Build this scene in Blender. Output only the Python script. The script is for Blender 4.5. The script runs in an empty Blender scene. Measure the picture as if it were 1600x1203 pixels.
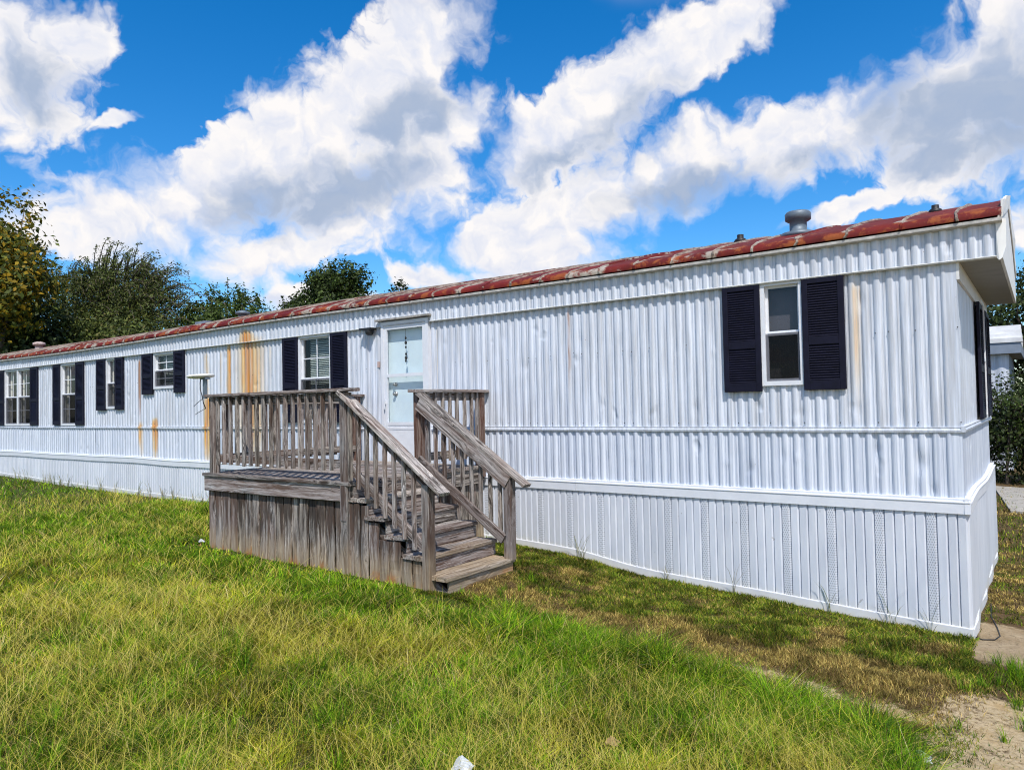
import bpy, math, random
import numpy as np
from mathutils import Vector, Matrix

# ------------------------------------------------------------------ camera, sky, sun, exposure
SC = bpy.context.scene
COL = SC.collection
R = math.radians

YAW, PITCH, ROLL = R(-36.144), R(1.601), R(-1.176)
CAM = Vector((0.543, -6.950, 1.948))
fw = Vector((math.sin(YAW) * math.cos(PITCH), math.cos(YAW) * math.cos(PITCH), math.sin(PITCH)))
r0 = Vector((math.cos(YAW), -math.sin(YAW), 0)); u0 = r0.cross(fw)
rt = r0 * math.cos(ROLL) + u0 * math.sin(ROLL); up = -r0 * math.sin(ROLL) + u0 * math.cos(ROLL)
cd = bpy.data.cameras.new('camera'); cam = bpy.data.objects.new('camera', cd); COL.objects.link(cam)
cam.matrix_world = Matrix(((rt.x, up.x, -fw.x, CAM.x), (rt.y, up.y, -fw.y, CAM.y), (rt.z, up.z, -fw.z, CAM.z), (0, 0, 0, 1)))
cd.sensor_fit = 'HORIZONTAL'; cd.sensor_width = 36; cd.lens = 36 * 1134.14 / 1600
cd.clip_start = 0.05; cd.clip_end = 8000
SC.camera = cam

SC.view_settings.view_transform = 'Standard'; SC.view_settings.look = 'None'
SC.view_settings.exposure = 0.36; SC.view_settings.gamma = 1.0
SC.cycles.use_denoising = True; SC.cycles.denoising_prefilter = 'NONE'; SC.cycles.denoising_input_passes = 'RGB_ALBEDO_NORMAL'; SC.cycles.use_light_tree = False; SC.cycles.adaptive_threshold = 0.025; SC.cycles.filter_width = 1.1; SC.cycles.sample_clamp_indirect = 4.0
SC.cycles.max_bounces = 5; SC.cycles.diffuse_bounces = 3; SC.cycles.glossy_bounces = 3; SC.cycles.transparent_max_bounces = 10

SUN_DIR = Vector((0.376, -0.439, 0.815)).normalized()
ld = bpy.data.lights.new('sun', 'SUN'); ld.energy = 3.7; ld.angle = R(0.6); ld.color = (1.0, 0.955, 0.89)
so = bpy.data.objects.new('sun', ld); COL.objects.link(so); so.location = (20, -20, 40)
so.rotation_euler = SUN_DIR.to_track_quat('Z', 'Y').to_euler()


def lk(nt, a, b): nt.links.new(a, b)


def N(nt, typ, ins=None, **pr):
    n = nt.nodes.new(typ)
    for k, v in pr.items(): setattr(n, k, v)
    for k, v in (ins or {}).items():
        s = n.inputs[k]
        if isinstance(v, bpy.types.NodeSocket): nt.links.new(v, s)
        elif isinstance(v, bpy.types.Node): nt.links.new(v.outputs[0], s)
        else: s.default_value = v
    return n


def MA(nt, op, a, b=0.0, c=0.0, clamp=False):
    n = N(nt, 'ShaderNodeMath', {0: a, 1: b, 2: c}, operation=op, use_clamp=clamp); return n.outputs[0]


def VM(nt, op, a, b=(0, 0, 0)):
    n = N(nt, 'ShaderNodeVectorMath', {0: a, 1: b}, operation=op)
    return n.outputs['Value'] if op in ('LENGTH', 'DOT_PRODUCT', 'DISTANCE') else n.outputs[0]


def SS(nt, v, a, b, lo=0.0, hi=1.0):
    n = N(nt, 'ShaderNodeMapRange', {0: v, 1: a, 2: b, 3: lo, 4: hi}, interpolation_type='SMOOTHSTEP'); return n.outputs[0]


def MR(nt, v, a, b, lo=0.0, hi=1.0):
    n = N(nt, 'ShaderNodeMapRange', {0: v, 1: a, 2: b, 3: lo, 4: hi}); return n.outputs[0]


def MIX(nt, f, a, b, mode='MIX'):
    n = nt.nodes.new('ShaderNodeMix'); n.data_type = 'RGBA'; n.blend_type = mode; n.clamp_factor = True
    for k, v in ((0, f), (6, a), (7, b)):
        if isinstance(v, bpy.types.NodeSocket): nt.links.new(v, n.inputs[k])
        else: n.inputs[k].default_value = (tuple(v) + (1,))[:4] if isinstance(v, (tuple, list)) else v
    return n.outputs[2]


def NOISE(nt, vec, scale, detail=4, rough=0.55, dist=0.0, out=0):
    n = N(nt, 'ShaderNodeTexNoise', {'Scale': scale, 'Detail': detail, 'Roughness': rough, 'Distortion': dist})
    if vec is not None: nt.links.new(vec, n.inputs['Vector'])
    return n.outputs[out]


def SCALE(nt, vec, s): return VM(nt, 'MULTIPLY', vec, s)


# cloud masses of this afternoon's sky: azimuth, elevation, half axes, tilt (radians)
CLOUDS = [(-0.025, 0.315, 0.105, 0.085, 0.0), (-0.085, 0.345, 0.06, 0.075, 0.0), (-1.2332, 0.3776, 0.0712, 0.0781, 0.198), (-1.1731, 0.4225, 0.0433, 0.0327, 0.504), (-1.1372, 0.2296, 0.0929, 0.0455, 0.089), (-1.0371, 0.2501, 0.1375, 0.0728, 0.408), (-0.9348, 0.3316, 0.1263, 0.0797, 0.61), (-0.8339, 0.3954, 0.1291, 0.0769, 0.482), (-0.7411, 0.4728, 0.1077, 0.0567, 0.582), (-0.8359, 0.2698, 0.1486, 0.0748, 0.342), (-0.7077, 0.3803, 0.0787, 0.0427, 0.377), (-0.7575, 0.3124, 0.0837, 0.0553, 0.325), (-0.9445, 0.2003, 0.1256, 0.036, 0.204), (-0.5795, 0.3472, 0.1029, 0.0562, 0.343), (-0.4898, 0.4008, 0.1044, 0.0643, 0.463), (-0.3936, 0.4439, 0.0891, 0.0599, 0.51), (-0.3178, 0.4726, 0.0588, 0.0375, 0.308), (-0.6354, 0.2337, 0.0879, 0.0587, 0.304), (-0.5196, 0.2676, 0.1352, 0.0564, 0.266), (-0.3808, 0.3105, 0.11, 0.0563, 0.259), (-0.263, 0.3277, 0.0808, 0.0609, 0.108), (-0.1909, 0.3353, 0.0682, 0.0561, 0.178), (-0.5831, 0.1941, 0.1308, 0.0324, 0.093), (-0.0675, 0.326, 0.078, 0.0853, -0.038), (-0.022, 0.3749, 0.0711, 0.067, 0.111), (-0.0986, 0.276, 0.0498, 0.0367, 0.204), (-0.0317, 0.2773, 0.0537, 0.0338, -0.206), (-0.7337, 0.1775, 0.0618, 0.017, 0.162), (-0.9047, 0.1352, 0.0923, 0.0209, 0.011), (-0.1942, 0.2348, 0.0488, 0.0204, 0.242), (-0.0106, 0.1902, 0.0291, 0.0312, -0.159), (-1.1299, 0.3355, 0.0236, 0.0094, 0.475)]
BASES = [(-0.045, 0.315, 0.12, 0.10, 0.0), (-0.5535, 0.3222, 0.103, 0.0325, 0.262), (-0.3816, 0.2827, 0.1189, 0.0283, 0.149), (-0.069, 0.2847, 0.0723, 0.0633, -0.01), (-0.1196, 0.3506, 0.0407, 0.0672, -0.206), (-0.8527, 0.2853, 0.1394, 0.047, 0.347), (-0.9518, 0.2562, 0.0737, 0.0472, 0.052), (-1.2085, 0.3697, 0.0459, 0.0517, 0.186), (-0.4561, 0.36, 0.0724, 0.041, 0.483), (-0.245, 0.2874, 0.0656, 0.0233, 0.125), (-0.7649, 0.3831, 0.0867, 0.0385, 0.47)]


def build_world():
    w = bpy.data.worlds.new('World'); SC.world = w; w.use_nodes = True
    nt = w.node_tree; nt.nodes.clear()
    out = nt.nodes.new('ShaderNodeOutputWorld'); bg = nt.nodes.new('ShaderNodeBackground'); lk(nt, bg.outputs[0], out.inputs[0])
    sky = nt.nodes.new('ShaderNodeTexSky'); sky.sky_type = 'NISHITA'; sky.sun_disc = False
    sky.sun_elevation = math.asin(SUN_DIR.z); sky.sun_rotation = math.atan2(SUN_DIR.x, SUN_DIR.y)
    sky.altitude = 300; sky.air_density = 1.0; sky.dust_density = 0.3; sky.ozone_density = 4.5
    geo = nt.nodes.new('ShaderNodeTexCoord'); d = geo.outputs['Generated']
    d = VM(nt, 'NORMALIZE', d)
    sp = N(nt, 'ShaderNodeSeparateXYZ', {0: d})
    az = MA(nt, 'ARCTAN2', sp.outputs[0], sp.outputs[1]); el = MA(nt, 'ARCSINE', sp.outputs[2])
    p0 = N(nt, 'ShaderNodeCombineXYZ', {0: az, 1: el, 2: 0.0}).outputs[0]
    skyc = N(nt, 'ShaderNodeHueSaturation', {'Hue': 0.501, 'Saturation': 1.37, 'Value': 1.38, 'Fac': 1.0, 'Color': sky.outputs[0]}).outputs[0]
    CB = 8.0
    WHITE, LAV, GREY = (CB * 0.97, CB * 0.94, CB * 0.93), (CB * 0.62, CB * 0.69, CB * 0.87), (CB * 0.33, CB * 0.43, CB * 0.61)
    # billowing outlines: two octaves of domain warp
    w1 = VM(nt, 'SUBTRACT', NOISE(nt, p0, 8.0, 2, 0.55, 0, 1), (0.5, 0.5, 0.5))
    p = VM(nt, 'ADD', p0, SCALE(nt, w1, (0.10, 0.08, 0)))
    w2 = VM(nt, 'SUBTRACT', NOISE(nt, p0, 30.0, 3, 0.6, 0, 1), (0.5, 0.5, 0.5))
    p = VM(nt, 'ADD', p, SCALE(nt, w2, (0.035, 0.032, 0)))

    def field(pp, items, soft):
        acc = None
        for a, e, rx, ry, t in items:
            m = nt.nodes.new('ShaderNodeMapping'); m.vector_type = 'TEXTURE'
            m.inputs['Location'].default_value = (a, e, 0); m.inputs['Rotation'].default_value = (0, 0, t); m.inputs['Scale'].default_value = (rx, ry, 1)
            lk(nt, pp, m.inputs['Vector'])
            v = VM(nt, 'LENGTH', m.outputs[0])
            acc = v if acc is None else MA(nt, 'SMOOTH_MIN', acc, v, soft)
        return MA(nt, 'SUBTRACT', 1.0, acc)
    f = field(p, CLOUDS, 0.22)
    def puff(q, det):
        fb = NOISE(nt, q, 11.0, det, 0.58)
        bl = MA(nt, 'ABSOLUTE', MA(nt, 'SUBTRACT', MA(nt, 'MULTIPLY', NOISE(nt, q, 17.0, 4, 0.5), 2.0), 1.0))
        return MA(nt, 'ADD', MA(nt, 'MULTIPLY', fb, 1.0), MA(nt, 'MULTIPLY', bl, 0.55))
    n1 = puff(p, 8); n2 = puff(VM(nt, 'ADD', p, (0.010, 0.020, 0)), 4)
    big = NOISE(nt, p0, 6.5, 1, 0.5)
    dd = MA(nt, 'ADD', MA(nt, 'ADD', f, 0.19), MA(nt, 'MULTIPLY', MA(nt, 'SUBTRACT', n1, 0.61), 1.7))
    soft = MR(nt, big, 0.36, 0.66, 0.20, 1.0)
    alpha = SS(nt, dd, -0.08, soft)
    thin = SS(nt, dd, 0.05, 0.75)
    lit = MR(nt, MA(nt, 'SUBTRACT', n1, n2), -0.16, 0.16, 0.0, 1.0)
    bs = field(p, BASES, 0.3)
    grey = SS(nt, MA(nt, 'ADD', bs, MA(nt, 'MULTIPLY', MA(nt, 'SUBTRACT', n2, 0.61), 0.9)), -0.40, 0.60)
    grey = MA(nt, 'MULTIPLY', grey, thin)
    shade = MA(nt, 'MULTIPLY', MA(nt, 'SUBTRACT', 1.0, lit), thin)
    ccol = MIX(nt, MA(nt, 'MULTIPLY', shade, 0.75), WHITE, LAV)
    ccol = MIX(nt, MA(nt, 'MULTIPLY', grey, 0.86), ccol, GREY)
    c1 = MIX(nt, alpha, skyc, ccol)
    # the rest of the sky carries the same broken cumulus, laid on a level sheet
    h = MA(nt, 'MAXIMUM', MA(nt, 'ADD', sp.outputs[2], 0.06), 0.03)
    pl = VM(nt, 'DIVIDE', d, N(nt, 'ShaderNodeCombineXYZ', {0: h, 1: h, 2: h}).outputs[0])
    g1 = NOISE(nt, pl, 0.75, 5, 0.58, 0.3)
    ga = MA(nt, 'MULTIPLY', SS(nt, g1, 0.50, 0.60), SS(nt, el, -0.03, 0.02))
    c2 = MIX(nt, ga, skyc, MIX(nt, SS(nt, g1, 0.54, 0.72), WHITE, LAV))
    away = SS(nt, MA(nt, 'ABSOLUTE', MA(nt, 'ADD', az, 0.62)), 0.68, 0.80)
    away = MA(nt, 'MAXIMUM', away, SS(nt, el, 0.49, 0.58))
    bg2 = nt.nodes.new('ShaderNodeBackground'); mxs = nt.nodes.new('ShaderNodeMixShader')
    for b_, c_ in ((bg, c1), (bg2, c2)): lk(nt, c_, b_.inputs['Color']); b_.inputs['Strength'].default_value = 0.10
    lk(nt, away, mxs.inputs[0]); lk(nt, bg.outputs[0], mxs.inputs[1]); lk(nt, bg2.outputs[0], mxs.inputs[2]); lk(nt, mxs.outputs[0], out.inputs[0])
    w.cycles.sampling_method = 'MANUAL'; w.cycles.sample_map_resolution = 512


build_world()

# ------------------------------------------------------------------ helpers
rng = random.Random(7)
nrg = np.random.default_rng(11)


def tag(o, label=None, cat=None, group=None, kind=None):
    if label: o['label'] = label
    if cat: o['category'] = cat
    if group: o['group'] = group
    if kind: o['kind'] = kind
    return o


def empty(name, loc, label, cat, group=None):
    o = bpy.data.objects.new(name, None); o.empty_display_size = 0.2; COL.objects.link(o); o.location = loc
    return tag(o, label, cat, group)


def link(o, parent=None):
    COL.objects.link(o)
    if parent is not None:
        o.parent = parent
        if parent.type == 'EMPTY': o.matrix_parent_inverse = Matrix.Translation(-parent.location)
    return o


def mesh(name, V, F, m=None, smooth=False, attrs=None):
    me = bpy.data.meshes.new(name); me.from_pydata([tuple(v) for v in V], [], [tuple(f) for f in F])
    if m is not None: me.materials.append(m)
    if smooth: me.polygons.foreach_set('use_smooth', [True] * len(me.polygons))
    for k, (typ, vals) in (attrs or {}).items():
        a = me.attributes.new(k, typ, 'POINT')
        a.data.foreach_set('vector' if typ == 'FLOAT_VECTOR' else 'color' if typ == 'FLOAT_COLOR' else 'value', np.asarray(vals, np.float32).ravel())
    me.update()
    return me


def obj(name, V, F, m, parent=None, smooth=False, attrs=None):
    return link(bpy.data.objects.new(name, mesh(name, V, F, m, smooth, attrs)), parent)


def npmesh(name, V, F, m, smooth=False, attrs=None):
    """V (n,3); F list of int arrays (k, 3 or 4)."""
    me = bpy.data.meshes.new(name); V = np.asarray(V, np.float32)
    me.vertices.add(len(V)); me.vertices.foreach_set('co', V.ravel())
    idx = np.concatenate([f.ravel() for f in F]).astype(np.int32)
    cnt = np.concatenate([np.full(len(f), f.shape[1]) for f in F]).astype(np.int32)
    me.loops.add(len(idx)); me.loops.foreach_set('vertex_index', idx)
    me.polygons.add(len(cnt)); st = np.concatenate([[0], np.cumsum(cnt)[:-1]]).astype(np.int32)
    me.polygons.foreach_set('loop_start', st)
    try: me.polygons.foreach_set('loop_total', cnt)
    except Exception: pass
    if smooth: me.polygons.foreach_set('use_smooth', np.ones(len(cnt), bool))
    me.materials.append(m)
    for k, (typ, vals) in (attrs or {}).items():
        a = me.attributes.new(k, typ, 'POINT')
        a.data.foreach_set('vector' if typ == 'FLOAT_VECTOR' else 'color' if typ == 'FLOAT_COLOR' else 'value', np.asarray(vals, np.float32).ravel())
    me.update(calc_edges=True); me.validate()
    return me


def npobj(name, V, F, m, parent=None, smooth=False, attrs=None):
    return link(bpy.data.objects.new(name, npmesh(name, V, F, m, smooth, attrs)), parent)


class MB:
    """collects boxes, tubes and prisms into one mesh"""
    def __init__(s): s.V = []; s.F = []
    def add(s, V, F):
        o = len(s.V); s.V += [Vector(v) for v in V]; s.F += [tuple(i + o for i in f) for f in F]; return s
    def box(s, a, b, ch=0.0):
        (x0, y0, z0), (x1, y1, z1) = a, b
        V = [(x0, y0, z0), (x1, y0, z0), (x1, y1, z0), (x0, y1, z0), (x0, y0, z1), (x1, y0, z1), (x1, y1, z1), (x0, y1, z1)]
        F = [(0, 3, 2, 1), (4, 5, 6, 7), (0, 1, 5, 4), (1, 2, 6, 5), (2, 3, 7, 6), (3, 0, 4, 7)]
        return s.add(V, F)
    def tube(s, pts, rad, n=8, cap=True):
        pts = [Vector(p) for p in pts]; rad = rad if isinstance(rad, (list, tuple)) else [rad] * len(pts)
        V = []; F = []
        for i, p in enumerate(pts):
            t = (pts[min(i + 1, len(pts) - 1)] - pts[max(i - 1, 0)]).normalized()
            a = t.orthogonal().normalized() if i == 0 else (pa - pa.dot(t) * t).normalized()
            pa = a; b = t.cross(a)
            for k in range(n):
                an = 2 * math.pi * k / n; V.append(p + (a * math.cos(an) + b * math.sin(an)) * rad[i])
        for i in range(len(pts) - 1):
            for k in range(n):
                F.append((i * n + k, i * n + (k + 1) % n, (i + 1) * n + (k + 1) % n, (i + 1) * n + k))
        if cap:
            F.append(tuple(reversed(range(n)))); F.append(tuple(range((len(pts) - 1) * n, len(pts) * n)))
        return s.add(V, F)
    def lathe(s, c, prof, n=20, axis='z'):
        V = []; F = []
        for r, z in prof:
            for k in range(n):
                an = 2 * math.pi * k / n; V.append((c[0] + r * math.cos(an), c[1] + r * math.sin(an), c[2] + z) if axis == 'z' else (c[0] + r * math.cos(an), c[1] + z, c[2] + r * math.sin(an)))
        for i in range(len(prof) - 1):
            for k in range(n): F.append((i * n + k, i * n + (k + 1) % n, (i + 1) * n + (k + 1) % n, (i + 1) * n + k))
        F.append(tuple(reversed(range(n)))); F.append(tuple(range((len(prof) - 1) * n, len(prof) * n)))
        return s.add(V, F)
    def build(s, name, m, parent=None, smooth=False): return obj(name, s.V, s.F, m, parent, smooth)


# numpy value noise
_tab = nrg.random((256, 256))
def vnoise(x, y, sc=1.0, oct=3, seed=0):
    x = np.asarray(x, float) * sc + seed * 17.3; y = np.asarray(y, float) * sc + seed * 9.1; o = 0; a = 1; t = 0
    for k in range(oct):
        xi = np.floor(x).astype(int); yi = np.floor(y).astype(int); fx = x - xi; fy = y - yi
        fx = fx * fx * (3 - 2 * fx); fy = fy * fy * (3 - 2 * fy)
        g = lambda i, j: _tab[i % 256, j % 256]
        o = o + a * ((g(xi, yi) * (1 - fx) + g(xi + 1, yi) * fx) * (1 - fy) + (g(xi, yi + 1) * (1 - fx) + g(xi + 1, yi + 1) * fx) * fy)
        t += a; a *= 0.5; x = x * 2.03 + 5.2; y = y * 2.03 + 1.7
    return o / t


def sstep(x, a, b):
    t = np.clip((np.asarray(x, float) - a) / (b - a), 0, 1); return t * t * (3 - 2 * t)


GX = [-60, -20, -16.5, -12.6, -11.1, -7.4, -4.5, -3.7, -2.9, -1.3, 0, 1.5, 6]
GZ = [0.55, 0.50, 0.425, 0.39, 0.37, 0.345, 0.315, 0.27, 0.155, 0.066, 0.0, -0.05, -0.08]
def gz(x, y):
    x = np.asarray(x, float); y = np.asarray(y, float)
    z = np.interp(x, GX, GZ)
    z = z + 0.072 * np.clip(-y - 2.0, 0, 6) * sstep(x, 4.0, 0.8)
    z = z + (vnoise(x, y, 1.3, 3) - 0.5) * 0.07 * sstep(-y, 0.15, 1.2)
    mo = sstep(y, -2.3, -1.9) * sstep(x, -4.9, -4.2) * sstep(-y, 0.1, 0.35) * (x < 0.4)
    z = z + mo * (vnoise(x, y, 5.0, 3, 31) - 0.5) * 0.05
    # step in front of the stairs is trodden level
    z = z + 0.05 * np.exp(-((x + 3.6) ** 2 / 0.5 + (y + 1.5) ** 2 / 0.6))
    return z


# ------------------------------------------------------------------ materials
def newmat(name):
    m = bpy.data.materials.new(name); m.use_nodes = True; nt = m.node_tree
    b = nt.nodes['Principled BSDF']; return m, nt, b


def simple(name, col, rough=0.6, metal=0.0, var=0.12, nsc=18.0, bump=0.0, stretch=(1, 1, 1)):
    m, nt, b = newmat(name)
    tc = nt.nodes.new('ShaderNodeNewGeometry'); v = SCALE(nt, tc.outputs['Position'], stretch)
    n = NOISE(nt, v, nsc, 5, 0.6)
    c = MIX(nt, MR(nt, n, 0.3, 0.7), tuple(x * (1 - var) for x in col), tuple(min(1, x * (1 + var)) for x in col))
    lk(nt, c, b.inputs['Base Color']); b.inputs['Roughness'].default_value = rough; b.inputs['Metallic'].default_value = metal
    if bump:
        bn = N(nt, 'ShaderNodeBump', {'Strength': bump, 'Distance': 0.004, 'Height': n}); lk(nt, bn.outputs[0], b.inputs['Normal'])
    return m


# rust runs: x, half width, top z, bottom z, strength, orange(0)..brown(1)
RUNS = [(-9.78, 0.27, 3.26, 1.0, 1.15, 0.0), (-9.72, 0.62, 3.16, 1.0, 0.50, 0.0), (-10.32, 0.10, 3.06, 1.05, 0.75, 0.1), (-10.55, 0.05, 3.0, 1.9, 0.28, 0.1),
        (-10.98, 0.09, 3.0, 0.95, 0.42, 0.05), (-10.98, 0.17, 2.20, 0.95, 0.85, 0.0), (-13.25, 0.065, 2.98, 1.68, 1.1, 0.9), (-13.22, 0.13, 1.80, 1.0, 0.6, 0.1),
        (-12.70, 0.15, 1.85, 1.02, 1.15, 0.0), (-0.765, 0.07, 3.02, 1.72, 0.30, 0.0), (-0.73, 0.03, 3.02, 2.3, 0.25, 0.2), (-3.725, 0.035, 3.05, 1.75, 0.5, 0.7), (-9.2, 0.05, 3.0, 2.2, 0.2, 0.1),
        (-16.2, 0.12, 1.2, 1.0, 0.3, 0.0), (-5.7, 0.03, 3.05, 1.7, 0.25, 0.3), (-17.1, 0.05, 1.65, 1.05, 0.2, 0.2)]


def siding_mat():
    m, nt, b = newmat('siding_white_metal')
    g = nt.nodes.new('ShaderNodeNewGeometry'); P = g.outputs['Position']
    s = N(nt, 'ShaderNodeSeparateXYZ', {0: P}); X, Z = s.outputs[0], s.outputs[2]
    vs = NOISE(nt, SCALE(nt, P, (26, 26, 1.3)), 1.0, 5, 0.65)
    bl = NOISE(nt, SCALE(nt, P, (1.2, 1.2, 1.6)), 1.0, 4, 0.6)
    col = MIX(nt, MR(nt, vs, 0.42, 0.70), (0.655, 0.70, 0.78), (0.53, 0.575, 0.66))
    col = MIX(nt, MR(nt, bl, 0.50, 0.75, 0, 0.20), col, (0.60, 0.62, 0.66))
    wob = MA(nt, 'MULTIPLY', MA(nt, 'SUBTRACT', NOISE(nt, SCALE(nt, P, (3, 3, 2.2)), 1.0, 4, 0.7), 0.5), 0.14)
    fine = MR(nt, NOISE(nt, SCALE(nt, P, (30, 8, 1.0)), 1.0, 6, 0.72), 0.32, 0.64, 0.15, 1.15)
    Xw = MA(nt, 'ADD', X, wob); og = None; br = None
    for x, w, zt, zb, st, brown in RUNS:
        wv = MA(nt, 'SUBTRACT', 1.0, MA(nt, 'DIVIDE', MA(nt, 'ABSOLUTE', MA(nt, 'SUBTRACT', Xw if w > 0.08 else MA(nt, 'ADD', X, MA(nt, 'MULTIPLY', wob, 0.18)), x)), w), clamp=True)
        zz = MA(nt, 'MULTIPLY', SS(nt, MA(nt, 'ADD', Z, MA(nt, 'MULTIPLY', wob, 0.8)), zt + 0.06, zt - 0.14), SS(nt, Z, zb - 0.05, zb + 0.75, 0.18, 1.0))
        zz = MA(nt, 'MULTIPLY', zz, MR(nt, Z, zb - 0.02, zb, 0, 1))
        v = MA(nt, 'MULTIPLY', MA(nt, 'MULTIPLY', MA(nt, 'POWER', wv, 1.3), zz), st)
        if brown > 0.5: br = v if br is None else MA(nt, 'MAXIMUM', br, v)
        else: og = v if og is None else MA(nt, 'MAXIMUM', og, v)
    fe = MA(nt, 'MULTIPLY', og, fine, clamp=True)
    col = MIX(nt, SS(nt, og, 0.0, 0.45, 0, 0.85), col, (0.70, 0.52, 0.20))
    col = MIX(nt, SS(nt, fe, 0.03, 0.62, 0, 0.97), col, (0.64, 0.25, 0.012))
    col = MIX(nt, SS(nt, fe, 0.62, 1.15, 0, 0.7), col, (0.36, 0.12, 0.015))
    col = MIX(nt, SS(nt, MA(nt, 'MULTIPLY', br, fine), 0.08, 0.5), col, (0.30, 0.13, 0.05))
    v2 = NOISE(nt, SCALE(nt, P, (58, 58, 0.30)), 1.0, 3, 0.6)  # blue-grey stripes: weathered paint, plus rib shading painted into the colour
    low = SS(nt, Z, 1.70, 1.62, 0.30, 0.62)
    col = MIX(nt, MA(nt, 'MULTIPLY', SS(nt, v2, 0.46, 0.62), low), col, (0.36, 0.415, 0.52))
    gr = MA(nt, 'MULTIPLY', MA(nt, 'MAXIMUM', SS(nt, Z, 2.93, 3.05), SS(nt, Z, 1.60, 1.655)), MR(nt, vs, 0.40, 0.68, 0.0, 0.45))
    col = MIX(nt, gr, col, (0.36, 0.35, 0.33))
    # little rust pin pricks and scuffs
    vo = N(nt, 'ShaderNodeTexVoronoi', {'Vector': P, 'Scale': 7.0}).outputs[0]
    col = MIX(nt, MA(nt, 'MULTIPLY', SS(nt, vo, 0.045, 0.02), MR(nt, bl, 0.5, 0.6)), col, (0.25, 0.2, 0.17))
    lk(nt, col, b.inputs['Base Color']); b.inputs['Roughness'].default_value = 0.42; b.inputs['Specular IOR Level'].default_value = 0.35
    # oil-canning and dents
    d1 = NOISE(nt, SCALE(nt, P, (5, 5, 3.2)), 1.0, 3, 0.5)
    dv = N(nt, 'ShaderNodeTexVoronoi', {'Vector': VM(nt, 'ADD', SCALE(nt, P, (3.2, 3.2, 2.4)), SCALE(nt, NOISE(nt, P, 3.0, 2, 0.5, 0, 1), (0.6, 0.6, 0.6))), 'Scale': 1.0}).outputs[0]
    hgt = MA(nt, 'ADD', MA(nt, 'MULTIPLY', d1, 0.12), SS(nt, dv, 0.02, 0.20, -0.5, 0.0))
    bn = N(nt, 'ShaderNodeBump', {'Strength': 0.7, 'Distance': 0.03, 'Height': hgt}); lk(nt, bn.outputs[0], b.inputs['Normal'])
    return m


def skirt_mat(vent):
    m, nt, b = newmat('skirt_vinyl_vented' if vent else 'skirt_vinyl')
    g = nt.nodes.new('ShaderNodeNewGeometry'); P = g.outputs['Position']
    n = NOISE(nt, SCALE(nt, P, (7, 7, 2)), 1.0, 5, 0.6); n2 = NOISE(nt, P, 21.0, 5, 0.7)
    col = MIX(nt, MR(nt, n, 0.35, 0.7), (0.68, 0.71, 0.77), (0.58, 0.615, 0.69))
    col = MIX(nt, SS(nt, n2, 0.72, 0.80, 0, 0.6), col, (0.42, 0.40, 0.37))
    oi = nt.nodes.new('ShaderNodeObjectInfo').outputs['Random']; tn = MR(nt, oi, 0, 1, 0.90, 1.03); col = MIX(nt, 1.0, col, N(nt, 'ShaderNodeCombineXYZ', {0: tn, 1: tn, 2: tn}).outputs[0], 'MULTIPLY')
    sc2 = N(nt, 'ShaderNodeTexVoronoi', {'Vector': VM(nt, 'ADD', SCALE(nt, P, (5, 5, 3.2)), SCALE(nt, NOISE(nt, P, 9.0, 3, 0.6, 0, 1), (0.9, 0.9, 0.9))), 'Scale': 1.0}).outputs[0]
    col = MIX(nt, SS(nt, sc2, 0.07, 0.03, 0, 0.55), col, (0.25, 0.23, 0.21))
    at = N(nt, 'ShaderNodeAttribute', attribute_name='hgt').outputs['Fac']
    dirt = MA(nt, 'MULTIPLY', SS(nt, MA(nt, 'ADD', at, MA(nt, 'MULTIPLY', n2, 0.12)), 0.24, 0.03), 0.75)
    col = MIX(nt, dirt, col, (0.62, 0.56, 0.42))
    if vent:
        s = N(nt, 'ShaderNodeSeparateXYZ', {0: P}); X, Y, Z = s.outputs
        pz = 0.021; px = 0.0165
        zi = MA(nt, 'DIVIDE', Z, pz); row = MA(nt, 'FLOOR', zi)
        xi = MA(nt, 'ADD', MA(nt, 'DIVIDE', MA(nt, 'ADD', X, Y), px), MA(nt, 'MULTIPLY', MA(nt, 'MODULO', row, 2.0), 0.5))
        fx = MA(nt, 'SUBTRACT', MA(nt, 'FRACT', MA(nt, 'ADD', xi, 100.0)), 0.5); fz = MA(nt, 'SUBTRACT', MA(nt, 'FRACT', zi), 0.5)
        rr = MA(nt, 'SQRT', MA(nt, 'ADD', MA(nt, 'MULTIPLY', fx, fx), MA(nt, 'MULTIPLY', fz, fz)))
        col = MIX(nt, SS(nt, rr, 0.33, 0.20, 0, 0.62), col, (0.10, 0.115, 0.14))
    lk(nt, col, b.inputs['Base Color']); b.inputs['Roughness'].default_value = 0.45
    bn = N(nt, 'ShaderNodeBump', {'Strength': 0.25, 'Distance': 0.02, 'Height': n}); lk(nt, bn.outputs[0], b.inputs['Normal'])
    return m


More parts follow.
